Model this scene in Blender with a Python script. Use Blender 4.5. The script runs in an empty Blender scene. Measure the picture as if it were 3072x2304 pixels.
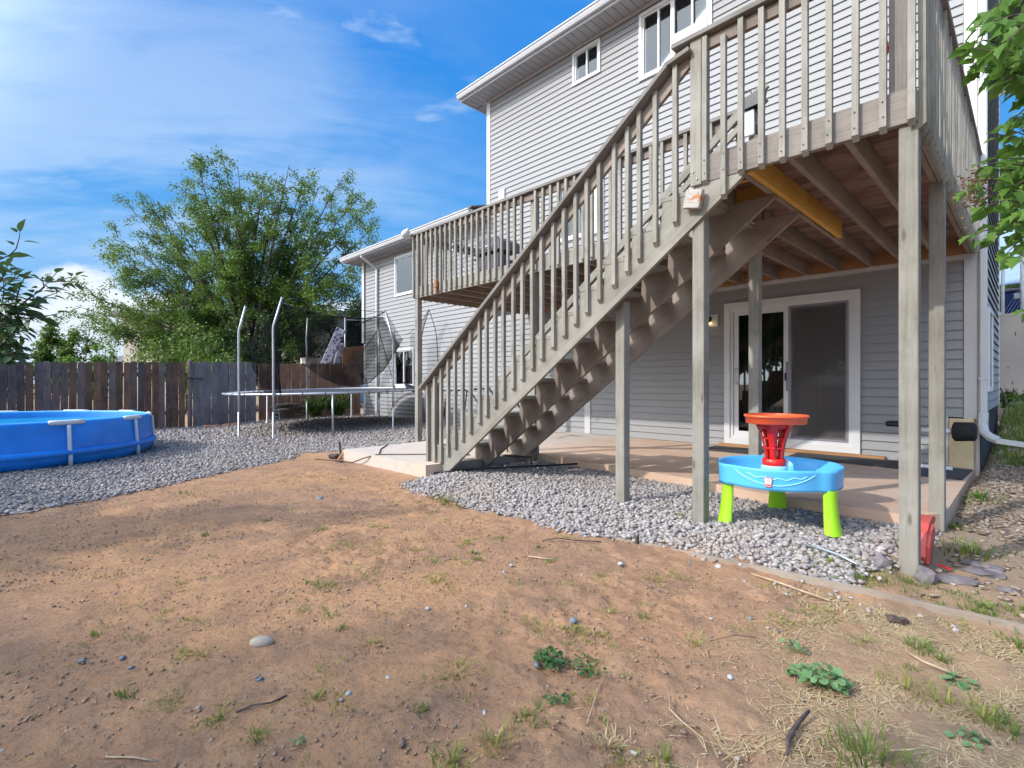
import bpy, math, random
import numpy as np
from mathutils import Vector, Matrix, noise as mnoise
random.seed(7); RNG = np.random.default_rng(7)
rad = math.radians
SC = bpy.context.scene
COL = SC.collection

# ------------------------------------------------------------------ camera
CAMZ = 1.12
cam_d = bpy.data.cameras.new('camera'); cam = bpy.data.objects.new('camera', cam_d); COL.objects.link(cam)
cam.location = (0, 0, CAMZ)
cam.rotation_euler = (rad(90), 0, rad(45.89))
cam_d.sensor_width = 36; cam_d.lens = 36 * 1517 / 3072
cam_d.clip_start = 0.05; cam_d.clip_end = 2000
SC.camera = cam

# ------------------------------------------------------------------ light
SUN_EL = 35.0
SH = Vector((0.36, 0.93, 0)).normalized()          # horizontal direction in which shadows fall
to_sun = Vector((-SH.x * math.cos(rad(SUN_EL)), -SH.y * math.cos(rad(SUN_EL)), math.sin(rad(SUN_EL))))
sun_d = bpy.data.lights.new('sun', 'SUN'); sun_d.energy = 2.1; sun_d.angle = rad(0.9); sun_d.color = (1.0, 0.965, 0.91)
sun = bpy.data.objects.new('sun', sun_d); COL.objects.link(sun)
sun.rotation_euler = to_sun.to_track_quat('Z', 'Y').to_euler()
sun.location = (0, -20, 20)
world = bpy.data.worlds.new('World'); SC.world = world; world.use_nodes = True
SKYK = 4.6
CL1 = (-56, (0.6, 1.4, 1), (4.1, 9.7, 0), 1.3, 6, 0.55, 0.6)
CL2 = (-60, (0.6, 2.2, 1), (5.3, 2.1, 0), 4.5, 6, 0.6, 0.8)
CL3 = (-50, (0.8, 2.0, 1), (1.3, 7.1, 0), 2.2, 5, 0.5, 0.4)
def build_world():
    nt = world.node_tree; N = nt.nodes; L = nt.links; N.clear()
    out = N.new('ShaderNodeOutputWorld'); bg = N.new('ShaderNodeBackground'); bg.inputs[1].default_value = 0.15
    sky = N.new('ShaderNodeTexSky'); sky.sky_type = 'NISHITA'; sky.sun_disc = False
    sky.sun_elevation = rad(SUN_EL); sky.sun_rotation = math.atan2(to_sun.x, to_sun.y)
    sky.altitude = 1500; sky.air_density = 1.2; sky.dust_density = 0.6; sky.ozone_density = 2.0
    tc = N.new('ShaderNodeTexCoord')
    sep = N.new('ShaderNodeSeparateXYZ'); L.new(tc.outputs['Generated'], sep.inputs[0])
    def M(op, a, b=None, c=None):
        n = N.new('ShaderNodeMath'); n.operation = op
        for i, v in enumerate((a, b, c)):
            if v is None: continue
            if isinstance(v, (int, float)): n.inputs[i].default_value = v
            else: L.new(v, n.inputs[i])
        return n.outputs[0]
    def ramp(fac, a, b, va=0., vb=1.):
        n = N.new('ShaderNodeMapRange'); n.interpolation_type = 'SMOOTHSTEP'
        L.new(fac, n.inputs[0]); n.inputs[1].default_value = a; n.inputs[2].default_value = b
        n.inputs[3].default_value = va; n.inputs[4].default_value = vb
        return n.outputs[0]
    X, Y, Z = sep.outputs
    # flattened cloud-layer coordinates: direction / (height + something)
    den = M('ADD', M('MAXIMUM', Z, 0.0), 0.30)
    cx = M('DIVIDE', X, den); cy = M('DIVIDE', Y, den)
    comb = N.new('ShaderNodeCombineXYZ'); L.new(cx, comb.inputs[0]); L.new(cy, comb.inputs[1])
    def cloudnoise(rot, scl, loc, sc, det, rgh, dist):
        m0 = N.new('ShaderNodeMapping'); m0.inputs['Rotation'].default_value = (0, 0, rad(rot)); L.new(comb.outputs[0], m0.inputs[0])
        mp = N.new('ShaderNodeMapping'); mp.inputs['Scale'].default_value = scl; mp.inputs['Location'].default_value = loc
        L.new(m0.outputs[0], mp.inputs[0])
        n = N.new('ShaderNodeTexNoise'); n.inputs['Scale'].default_value = sc; n.inputs['Detail'].default_value = det
        n.inputs['Roughness'].default_value = rgh; n.inputs['Distortion'].default_value = dist; L.new(mp.outputs[0], n.inputs[0]); return n.outputs[0]
    big = cloudnoise(*CL1); sml = cloudnoise(*CL2)
    wisp = ramp(M('ADD', M('MULTIPLY', big, 0.72), M('MULTIPLY', sml, 0.28)), 0.42, 0.64)
    # thin veil is thickest toward -X; more added behind the camera to raise the fill
    side = M('MAXIMUM', ramp(X, -0.97, -0.55, 1.0, 0.10), ramp(Y, 0.15, -0.35, 0.0, 0.9))
    wisp = M('MULTIPLY', M('MULTIPLY', wisp, side), 0.46)
    puff = ramp(cloudnoise(*CL3), 0.60, 0.72, 0.0, 0.62)
    wisp = M('MULTIPLY', M('MAXIMUM', wisp, puff), ramp(Z, 0.10, 0.26))
    # low cumulus bank near the horizon
    mp2 = N.new('ShaderNodeMapping'); mp2.inputs['Scale'].default_value = (1, 1, 1.7); mp2.inputs['Location'].default_value = (0.35, 0.2, 0.0)
    L.new(tc.outputs['Generated'], mp2.inputs[0])
    n2 = N.new('ShaderNodeTexNoise'); n2.inputs['Scale'].default_value = 4.3; n2.inputs['Detail'].default_value = 6; n2.inputs['Roughness'].default_value = 0.5
    L.new(mp2.outputs[0], n2.inputs[0])
    top = M('ADD', M('MULTIPLY', n2.outputs[0], 0.42), -0.072)      # ragged top of the bank
    cum = ramp(M('SUBTRACT', top, Z), -0.004, 0.03)
    cum = M('MULTIPLY', cum, ramp(Z, -0.02, 0.12, 0.35, 1.0))
    cum = M('MULTIPLY', cum, ramp(X, -0.97, -0.72, 1.0, 0.12))
    # sky colour: the Nishita model pulled toward the deep clear-day blue of the photograph
    hs = N.new('ShaderNodeHueSaturation'); hs.inputs['Saturation'].default_value = 1.25; hs.inputs['Value'].default_value = 1.3
    L.new(sky.outputs[0], hs.inputs['Color'])
    cr = N.new('ShaderNodeValToRGB'); els = cr.color_ramp.elements; els[0].position = 0.0; els[1].position = 1.0
    K = SKYK
    for p, c in ((0.0, (.36, .57, .80)), (0.12, (.22, .47, .79)), (0.30, (.075, .33, .76)), (0.55, (.022, .235, .72)), (1.0, (.05, .22, .66))):
        e = els[0] if p == 0 else (els[-1] if p == 1 else els.new(p)); e.color = (c[0] * K, c[1] * K, c[2] * K, 1)
    L.new(Z, cr.inputs[0])
    mixs = N.new('ShaderNodeMix'); mixs.data_type = 'RGBA'; mixs.inputs[0].default_value = 0.95; L.new(hs.outputs[0], mixs.inputs[6]); L.new(cr.outputs[0], mixs.inputs[7])
    mixa = N.new('ShaderNodeMix'); mixa.data_type = 'RGBA'; L.new(wisp, mixa.inputs[0]); L.new(mixs.outputs[2], mixa.inputs[6]); mixa.inputs[7].default_value = (.66 * K, .80 * K, .95 * K, 1)
    mixb = N.new('ShaderNodeMix'); mixb.data_type = 'RGBA'; L.new(cum, mixb.inputs[0]); L.new(mixa.outputs[2], mixb.inputs[6]); mixb.inputs[7].default_value = (.78 * K, .86 * K, .95 * K, 1)
    # wide whitish glow added round the sun, out of view, to fill the shade
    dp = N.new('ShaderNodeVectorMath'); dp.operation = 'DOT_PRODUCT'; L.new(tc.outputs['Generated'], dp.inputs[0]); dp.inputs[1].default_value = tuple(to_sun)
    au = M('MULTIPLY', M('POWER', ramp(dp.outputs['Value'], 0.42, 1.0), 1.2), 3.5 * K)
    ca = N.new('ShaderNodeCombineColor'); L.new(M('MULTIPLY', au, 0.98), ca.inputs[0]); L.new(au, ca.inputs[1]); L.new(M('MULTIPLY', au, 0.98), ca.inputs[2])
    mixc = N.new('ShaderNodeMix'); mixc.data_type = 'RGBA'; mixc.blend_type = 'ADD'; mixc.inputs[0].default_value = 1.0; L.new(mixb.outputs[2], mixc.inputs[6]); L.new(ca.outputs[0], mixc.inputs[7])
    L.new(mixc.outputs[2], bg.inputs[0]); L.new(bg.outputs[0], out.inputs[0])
build_world()
SC.view_settings.view_transform = 'Standard'; SC.view_settings.look = 'None'
SC.view_settings.exposure = 0.74; SC.view_settings.gamma = 1.0; SC.view_settings.use_curve_mapping = False
SC.cycles.max_bounces = 8; SC.cycles.transparent_max_bounces = 24

# ------------------------------------------------------------------ materials
def newmat(name):
    m = bpy.data.materials.new(name); m.use_nodes = True
    nt = m.node_tree; b = nt.nodes['Principled BSDF']
    return m, nt, b
def mix_rgb(nt, fac, a, b):
    n = nt.nodes.new('ShaderNodeMix'); n.data_type = 'RGBA'
    for i, v in ((0, fac), (6, a), (7, b)):
        if isinstance(v, (int, float)): n.inputs[i].default_value = v
        elif isinstance(v, tuple): n.inputs[i].default_value = (*v, 1) if len(v) == 3 else v
        else: nt.links.new(v, n.inputs[i])
    return n.outputs[2]
def maprange(nt, v, a, b, c=0., d=1.):
    n = nt.nodes.new('ShaderNodeMapRange'); nt.links.new(v, n.inputs[0])
    for i, x in enumerate((a, b, c, d)): n.inputs[i + 1].default_value = x
    return n.outputs[0]
def noise_node(nt, vec, scale, detail=5, rough=0.55, dist=0.):
    n = nt.nodes.new('ShaderNodeTexNoise'); n.inputs['Scale'].default_value = scale; n.inputs['Detail'].default_value = detail
    n.inputs['Roughness'].default_value = rough; n.inputs['Distortion'].default_value = dist
    if vec is not None: nt.links.new(vec, n.inputs['Vector'])
    return n.outputs['Fac']
def coords(nt, kind='Object', scale=(1, 1, 1), rnd=0.):
    tc = nt.nodes.new('ShaderNodeTexCoord'); mp = nt.nodes.new('ShaderNodeMapping')
    mp.inputs['Scale'].default_value = scale
    src = tc.outputs[kind]
    if rnd:
        oi = nt.nodes.new('ShaderNodeObjectInfo'); mul = nt.nodes.new('ShaderNodeVectorMath'); mul.operation = 'MULTIPLY_ADD'
        mul.inputs[1].default_value = (rnd, rnd * 0.7, rnd * 1.3)
        nt.links.new(oi.outputs['Random'], mul.inputs[0]); nt.links.new(src, mul.inputs[2]); src = mul.outputs[0]
    nt.links.new(src, mp.inputs['Vector'])
    return mp.outputs[0]
def bump(nt, b, h, strength=0.3, dist=0.01):
    n = nt.nodes.new('ShaderNodeBump'); n.inputs['Strength'].default_value = strength; n.inputs['Distance'].default_value = dist
    nt.links.new(h, n.inputs['Height']); nt.links.new(n.outputs[0], b.inputs['Normal'])
def plain(name, col, rough=0.6, metal=0., var=0.12, scale=6., spec=0.4, bmp=0.0, coat=0.):
    m, nt, b = newmat(name)
    v = coords(nt, 'Object', rnd=9.)
    f = noise_node(nt, v, scale, 5)
    d = tuple(max(0, c * (1 - var)) for c in col); u = tuple(min(1, c * (1 + var)) for c in col)
    nt.links.new(mix_rgb(nt, maprange(nt, f, 0.3, 0.7), d, u), b.inputs['Base Color'])
    b.inputs['Roughness'].default_value = rough; b.inputs['Metallic'].default_value = metal
    b.inputs['Specular IOR Level'].default_value = spec; b.inputs['Coat Weight'].default_value = coat
    if bmp: bump(nt, b, noise_node(nt, v, scale * 12, 3), bmp, 0.004)
    return m
def wood(name, c_dark, c_mid, c_light, stretch=22., rough=0.8, rnd_amt=0.16, streak=0.5, tint2=None, grime=0.0):
    """grain runs along the board's local X"""
    m, nt, b = newmat(name)
    v = coords(nt, 'Object', (1.1, stretch, stretch), rnd=13.)
    g = noise_node(nt, v, 1.6, 6, 0.6, 0.6)
    fine = noise_node(nt, coords(nt, 'Object', (4., stretch * 6, stretch * 6), rnd=7.), 1.5, 3)
    blot = noise_node(nt, coords(nt, 'Object', (1, 1, 1), rnd=21.), 2.6, 5, 0.6)
    c = mix_rgb(nt, maprange(nt, g, 0.32, 0.7), c_dark, c_mid)
    c = mix_rgb(nt, maprange(nt, blot, 0.35, 0.75, 0., 0.85), c, c_light)
    c = mix_rgb(nt, maprange(nt, fine, 0.55, 0.75, 0., streak), c, tuple(x * 0.62 for x in c_dark))
    if tint2: c = mix_rgb(nt, maprange(nt, noise_node(nt, coords(nt, 'Object', (1, 3, 3), rnd=31.), 3.1, 4), 0.5, 0.72, 0, 0.7), c, tint2)
    kv = nt.nodes.new('ShaderNodeTexVoronoi'); kv.inputs['Scale'].default_value = 1.0; nt.links.new(coords(nt, 'Object', (2.6, 9, 9), rnd=11.), kv.inputs[0])
    c = mix_rgb(nt, maprange(nt, kv.outputs['Distance'], 0.05, 0.13, .75, 0), c, tuple(x * 0.5 for x in c_dark))
    if grime: c = mix_rgb(nt, maprange(nt, noise_node(nt, coords(nt, 'Object', (1.2, 2, 2), rnd=17.), 5.5, 5), 0.56, 0.75, 0, grime), c, (0.05, 0.04, 0.035))
    oi = nt.nodes.new('ShaderNodeObjectInfo'); hs = nt.nodes.new('ShaderNodeHueSaturation')
    nt.links.new(maprange(nt, oi.outputs['Random'], 0, 1, 1 - rnd_amt, 1 + rnd_amt), hs.inputs['Value'])
    nt.links.new(c, hs.inputs['Color']); nt.links.new(hs.outputs[0], b.inputs['Base Color'])
    b.inputs['Roughness'].default_value = rough; b.inputs['Specular IOR Level'].default_value = 0.25
    bump(nt, b, fine, 0.5, 0.003)
    return m
MT = {}
MT['deck'] = wood('painted_deck_wood', (0.185, 0.165, 0.135), (0.285, 0.265, 0.225), (0.365, 0.345, 0.30), streak=0.35, rnd_amt=0.10, grime=0.25)
MT['rim'] = wood('weathered_rim_wood', (0.18, 0.15, 0.135), (0.28, 0.24, 0.215), (0.35, 0.31, 0.275), stretch=34, streak=0.6, rnd_amt=0.08, grime=0.2)
MT['joist'] = wood('joist_wood', (0.19, 0.145, 0.115), (0.275, 0.22, 0.18), (0.33, 0.275, 0.235), streak=0.3, rnd_amt=0.14)
MT['plank'] = wood('reddish_deck_board', (0.13, 0.07, 0.052), (0.28, 0.16, 0.115), (0.46, 0.31, 0.24), stretch=26, streak=0.8, rnd_amt=0.25)
MT['newwood'] = wood('fresh_yellow_lumber', (0.50, 0.26, 0.05), (0.62, 0.34, 0.08), (0.68, 0.40, 0.11), streak=0.3)
MT['ledger'] = wood('orange_ledger_wood', (0.30, 0.14, 0.06), (0.42, 0.22, 0.10), (0.46, 0.26, 0.13), streak=0.5)
MT['cap'] = wood('rail_cap_wood', (0.15, 0.132, 0.118), (0.225, 0.205, 0.188), (0.28, 0.26, 0.24), stretch=30, streak=0.6, rnd_amt=0.05)
MT['fence_dark'] = wood('dark_fence_wood', (0.075, 0.056, 0.053), (0.165, 0.125, 0.115), (0.23, 0.18, 0.165), stretch=16, streak=0.7, rnd_amt=0.38, tint2=(0.23, 0.12, 0.07), grime=0.5)
MT['fence_brown'] = wood('brown_fence_wood', (0.085, 0.05, 0.037), (0.20, 0.12, 0.082), (0.30, 0.175, 0.11), stretch=16, streak=0.7, rnd_amt=0.3, tint2=(0.30, 0.15, 0.08), grime=0.5)
MT['fence_grey'] = wood('grey_fence_wood', (0.13, 0.115, 0.12), (0.21, 0.19, 0.195), (0.27, 0.245, 0.25), stretch=16, streak=0.5, rnd_amt=0.16, grime=0.4)
MT['fence_red'] = wood('red_brown_fence_wood', (0.17, 0.09, 0.06), (0.28, 0.155, 0.105), (0.36, 0.21, 0.145), stretch=16, streak=0.4, rnd_amt=0.18, grime=0.4)
MT['ply'] = wood('orange_plywood', (0.45, 0.22, 0.10), (0.55, 0.29, 0.14), (0.60, 0.34, 0.18), stretch=8, streak=0.1)
MT['edging'] = wood('landscape_edging_wood', (0.20, 0.155, 0.12), (0.30, 0.24, 0.185), (0.37, 0.31, 0.25), stretch=30, streak=0.5)
MT['log'] = wood('driftwood_log', (0.10, 0.075, 0.06), (0.18, 0.14, 0.115), (0.25, 0.20, 0.17), stretch=9, streak=0.8, rnd_amt=0.3)
def siding_mat():
    m, nt, b = newmat('vinyl_siding')
    f = noise_node(nt, coords(nt, 'Object', (0.6, 0.6, 1)), 1.4, 4)
    c = mix_rgb(nt, maprange(nt, f, 0.3, 0.7), (0.268, 0.266, 0.266), (0.30, 0.297, 0.296))
    d = noise_node(nt, coords(nt, 'Object', (1, 8, 8), rnd=5.), 9, 5)
    c = mix_rgb(nt, maprange(nt, d, 0.55, 0.8, 0, 0.25), c, (0.30, 0.28, 0.26))
    nt.links.new(c, b.inputs['Base Color']); b.inputs['Roughness'].default_value = 0.52; b.inputs['Specular IOR Level'].default_value = 0.3
    wv = coords(nt, 'Object', (3, 60, 60), rnd=3.); bump(nt, b, noise_node(nt, wv, 2.0, 3), 0.12, 0.002)
    return m
MT['siding'] = siding_mat()
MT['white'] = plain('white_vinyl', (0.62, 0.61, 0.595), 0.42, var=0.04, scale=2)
MT['whitemetal'] = plain('white_painted_metal', (0.72, 0.73, 0.75), 0.35, var=0.05, scale=3)
MT['gutter'] = plain('white_gutter', (0.52, 0.525, 0.54), 0.35, var=0.06, scale=3)
MT['soffit'] = plain('soffit_panel', (0.34, 0.34, 0.355), 0.5, var=0.05, scale=2)
MT['shingle'] = plain('grey_shingle', (0.16, 0.15, 0.15), 0.9, var=0.3, scale=30, bmp=0.5)
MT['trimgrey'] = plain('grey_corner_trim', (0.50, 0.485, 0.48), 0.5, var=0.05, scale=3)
MT['concrete_tan'] = plain('tan_foundation_concrete', (0.56, 0.45, 0.28), 0.9, var=0.12, scale=9, bmp=0.3)
MT['concrete'] = plain('pale_concrete', (0.50, 0.44, 0.39), 0.92, var=0.1, scale=3, bmp=0.3)
MT['black'] = plain('black_plastic', (0.02, 0.02, 0.022), 0.45, var=0.2)
MT['rubber'] = plain('dark_rubber_mat', (0.055, 0.052, 0.055), 0.8, var=0.3, scale=14, bmp=0.4)
MT['foam'] = plain('black_foam', (0.018, 0.018, 0.018), 0.85, var=0.2, bmp=0.3)
MT['steel'] = plain('galvanised_steel', (0.52, 0.53, 0.56), 0.38, metal=0.75, var=0.1, scale=5)
MT['tramp_mat'] = plain('black_woven_mat', (0.05, 0.05, 0.065), 0.6, var=0.15, scale=20)
MT['red'] = plain('red_plastic', (0.70, 0.018, 0.012), 0.32, var=0.05, spec=0.5)
MT['coral'] = plain('faded_red_plastic', (0.52, 0.085, 0.07), 0.5, var=0.12, scale=9)
MT['orange'] = plain('orange_plastic', (0.88, 0.12, 0.03), 0.35, var=0.04, spec=0.5)
MT['green'] = plain('lime_plastic', (0.34, 0.68, 0.02), 0.38, var=0.04, spec=0.5)
MT['blue'] = plain('sky_blue_plastic', (0.10, 0.47, 0.84), 0.34, var=0.05, spec=0.5)
MT['ltblue'] = plain('pale_blue_relief', (0.30, 0.66, 0.92), 0.4, var=0.03)
MT['poolblue'] = plain('blue_pool_vinyl', (0.014, 0.26, 0.88), 0.38, var=0.22, scale=2.2, spec=0.5, bmp=0.25)
MT['poolrim'] = plain('light_blue_pool_edge', (0.12, 0.42, 0.72), 0.4, var=0.05)
MT['poolin'] = plain('pool_liner', (0.04, 0.26, 0.68), 0.4, var=0.1, scale=3)
MT['binblue'] = plain('navy_bin', (0.012, 0.035, 0.13), 0.4)
MT['darkgrey'] = plain('charcoal_cover', (0.085, 0.08, 0.10), 0.6, var=0.15)
MT['greypl'] = plain('grey_lid', (0.22, 0.20, 0.24), 0.5, var=0.1)
MT['terra'] = plain('terracotta', (0.42, 0.20, 0.12), 0.8)
MT['curtain'] = plain('pale_curtain', (0.55, 0.58, 0.60), 0.9, var=0.15, scale=5)
MT['greycloth'] = plain('grey_sheer', (0.34, 0.34, 0.37), 0.9, var=0.15, scale=5)
MT['greencloth'] = plain('green_grey_curtain', (0.28, 0.36, 0.35), 0.9, var=0.3, scale=6)
MT['interior'] = plain('dark_interior', (0.045, 0.045, 0.045), 0.9)
MT['tanblind'] = plain('tan_blind', (0.50, 0.38, 0.22), 0.8, var=0.06)
MT['stucco'] = plain('cream_stucco', (0.50, 0.46, 0.38), 0.9, var=0.06, bmp=0.3)
MT['cord'] = plain('brown_cord', (0.14, 0.09, 0.06), 0.7)
MT['hose'] = plain('black_hose', (0.02, 0.02, 0.02), 0.5)
MT['slate'] = plain('purple_slate', (0.17, 0.145, 0.15), 0.75, var=0.3, scale=14, bmp=0.6)
MT['cobble'] = plain('tan_cobble', (0.42, 0.34, 0.26), 0.7, var=0.1, scale=18, bmp=0.2)
MT['bluestone'] = plain('blue_grey_pebble', (0.16, 0.20, 0.24), 0.6, var=0.2, scale=40, bmp=0.3)
MT['greystone'] = plain('light_grey_pebble', (0.42, 0.41, 0.40), 0.7, var=0.2, scale=40, bmp=0.3)
MT['brownstone'] = plain('brown_pebble', (0.20, 0.13, 0.10), 0.7, var=0.2, scale=40, bmp=0.3)
MT['stick'] = plain('dark_stick', (0.09, 0.065, 0.055), 0.8, var=0.4, scale=30, bmp=0.5)
MT['twig'] = plain('pale_twig', (0.42, 0.31, 0.20), 0.8, var=0.3, scale=30)
MT['bark'] = plain('tree_bark', (0.085, 0.062, 0.048), 0.9, var=0.35, scale=14, bmp=0.6)
MT['rust'] = None
def glass_mat(name, tint, refl=0.12, rough=0.02):
    m = bpy.data.materials.new(name); m.use_nodes = True; nt = m.node_tree; nt.nodes.clear()
    o = nt.nodes.new('ShaderNodeOutputMaterial'); t = nt.nodes.new('ShaderNodeBsdfTransparent'); t.inputs[0].default_value = (*tint, 1)
    g = nt.nodes.new('ShaderNodeBsdfGlossy'); g.inputs['Roughness'].default_value = rough; g.inputs[0].default_value = (0.9, 0.93, 0.95, 1)
    lw = nt.nodes.new('ShaderNodeFresnel'); lw.inputs[0].default_value = 1.5
    ad = nt.nodes.new('ShaderNodeMath'); ad.operation = 'ADD'; ad.use_clamp = True; ad.inputs[1].default_value = refl; nt.links.new(lw.outputs[0], ad.inputs[0])
    mx = nt.nodes.new('ShaderNodeMixShader'); nt.links.new(ad.outputs[0], mx.inputs[0]); nt.links.new(t.outputs[0], mx.inputs[1]); nt.links.new(g.outputs[0], mx.inputs[2])
    nt.links.new(mx.outputs[0], o.inputs[0]); return m
MT['glass'] = glass_mat('window_glass', (0.88, 0.92, 0.92), 0.04)
MT['doorglass'] = glass_mat('door_glass', (0.45, 0.48, 0.47), 0.05)
def net_mat(name, fac, col):
    m = bpy.data.materials.new(name); m.use_nodes = True; nt = m.node_tree; nt.nodes.clear()
    o = nt.nodes.new('ShaderNodeOutputMaterial'); t = nt.nodes.new('ShaderNodeBsdfTransparent')
    d = nt.nodes.new('ShaderNodeBsdfDiffuse'); d.inputs[0].default_value = (*col, 1)
    n = noise_node(nt, coords(nt, 'Object'), 2.5, 3)
    mx = nt.nodes.new('ShaderNodeMixShader'); nt.links.new(maprange(nt, n, 0.3, 0.7, fac * 0.75, fac * 1.25), mx.inputs[0])
    nt.links.new(t.outputs[0], mx.inputs[1]); nt.links.new(d.outputs[0], mx.inputs[2]); nt.links.new(mx.outputs[0], o.inputs[0]); return m
MT['net'] = net_mat('trampoline_net', 0.68, (0.012, 0.012, 0.014))
MT['net2'] = net_mat('thin_net', 0.42, (0.06, 0.06, 0.07))
MT['screen'] = net_mat('insect_screen', 0.48, (0.13, 0.12, 0.115))
def rust_mat():
    m, nt, b = newmat('rust_stained_block')
    v = coords(nt, 'Object')
    g = noise_node(nt, coords(nt, 'Object', (4, 40, 40)), 2, 5)
    c = mix_rgb(nt, maprange(nt, g, 0.3, 0.7), (0.33, 0.30, 0.26), (0.52, 0.49, 0.44))
    r = noise_node(nt, v, 22, 4)
    c = mix_rgb(nt, maprange(nt, r, 0.52, 0.62), c, (0.42, 0.14, 0.03))
    nt.links.new(c, b.inputs['Base Color']); b.inputs['Roughness'].default_value = 0.8; return m
MT['rust'] = rust_mat()
def leaf_mat(name, c1, c2, trans=0.35, rough=0.5):
    m = bpy.data.materials.new(name); m.use_nodes = True; nt = m.node_tree; b = nt.nodes['Principled BSDF']
    g = nt.nodes.new('ShaderNodeNewGeometry')
    n = noise_node(nt, coords(nt, 'Object'), 0.9, 3)
    ad = nt.nodes.new('ShaderNodeMath'); ad.operation = 'MULTIPLY_ADD'; ad.inputs[1].default_value = 0.55
    nt.links.new(g.outputs['Random Per Island'], ad.inputs[0]); nt.links.new(maprange(nt, n, 0.35, 0.65, 0, 0.45), ad.inputs[2])
    c = mix_rgb(nt, ad.outputs[0], c1, c2)
    nt.links.new(c, b.inputs['Base Color']); b.inputs['Roughness'].default_value = rough; b.inputs['Specular IOR Level'].default_value = 0.35
    tl = nt.nodes.new('ShaderNodeBsdfTranslucent'); nt.links.new(c, tl.inputs[0])
    mx = nt.nodes.new('ShaderNodeMixShader'); mx.inputs[0].default_value = trans
    nt.links.new(b.outputs[0], mx.inputs[1]); nt.links.new(tl.outputs[0], mx.inputs[2])
    nt.links.new(mx.outputs[0], nt.nodes['Material Output'].inputs[0]); return m
MT['leaf_elm'] = leaf_mat('elm_leaf', (0.05, 0.12, 0.03), (0.21, 0.31, 0.045))
MT['leaf_dark'] = leaf_mat('dark_leaf', (0.022, 0.055, 0.02), (0.06, 0.11, 0.03))
MT['leaf_bright'] = leaf_mat('bright_leaf', (0.07, 0.17, 0.025), (0.20, 0.34, 0.05), 0.45)
MT['leaf_maple'] = leaf_mat('maple_leaf', (0.055, 0.14, 0.025), (0.16, 0.28, 0.04), 0.45)
MT['leaf_plum'] = leaf_mat('left_branch_leaf', (0.04, 0.085, 0.035), (0.09, 0.16, 0.05), 0.3)
MT['leaf_red'] = leaf_mat('dry_red_seed', (0.16, 0.07, 0.05), (0.22, 0.13, 0.07), 0.3)
MT['grass'] = leaf_mat('grass_blade', (0.09, 0.17, 0.03), (0.24, 0.28, 0.06), 0.35)
MT['grass_yel'] = leaf_mat('yellow_grass_blade', (0.20, 0.24, 0.05), (0.42, 0.38, 0.11), 0.35)
MT['straw'] = leaf_mat('dry_straw', (0.42, 0.30, 0.16), (0.70, 0.56, 0.34), 0.2, 0.8)
MT['weed'] = leaf_mat('mallow_leaf', (0.10, 0.22, 0.09), (0.22, 0.36, 0.15), 0.3)
MT['weed_dark'] = leaf_mat('dark_weed_leaf', (0.03, 0.10, 0.03), (0.07, 0.17, 0.045), 0.3)
def stone_mat(name, cols):
    m, nt, b = newmat(name)
    g = nt.nodes.new('ShaderNodeNewGeometry'); r = nt.nodes.new('ShaderNodeValToRGB'); nt.links.new(g.outputs['Random Per Island'], r.inputs[0])
    els = r.color_ramp.elements
    while len(els) < len(cols): els.new(0.5)
    for i, c in enumerate(cols): els[i].position = i / (len(cols) - 1); els[i].color = (*c, 1)
    n = noise_node(nt, coords(nt, 'Object'), 60, 3)
    patch = noise_node(nt, coords(nt, 'Object'), 1.1, 4)
    c = mix_rgb(nt, maprange(nt, n, 0.3, 0.7, 0, 0.35), r.outputs[0], (0.20, 0.17, 0.15))
    c = mix_rgb(nt, maprange(nt, patch, 0.5, 0.75, 0, 0.35), c, (0.40, 0.30, 0.20))
    nt.links.new(c, b.inputs['Base Color']); b.inputs['Roughness'].default_value = 0.85; b.inputs['Specular IOR Level'].default_value = 0.25
    return m
MT['gravel'] = stone_mat('crushed_gravel', [(0.18, 0.155, 0.155), (0.31, 0.285, 0.28), (0.40, 0.365, 0.35), (0.27, 0.225, 0.21), (0.50, 0.46, 0.44), (0.35, 0.29, 0.25)])
MT['pebbles'] = stone_mat('dirt_pebbles', [(0.12, 0.10, 0.10), (0.30, 0.22, 0.17), (0.40, 0.36, 0.33), (0.22, 0.15, 0.11), (0.50, 0.46, 0.42)])
MT['clods'] = stone_mat('dirt_clods', [(0.26, 0.165, 0.11), (0.36, 0.23, 0.145), (0.44, 0.29, 0.185)])
MT['chips'] = stone_mat('bark_chips', [(0.16, 0.11, 0.08), (0.32, 0.24, 0.18), (0.44, 0.36, 0.28), (0.26, 0.19, 0.14)])
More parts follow.
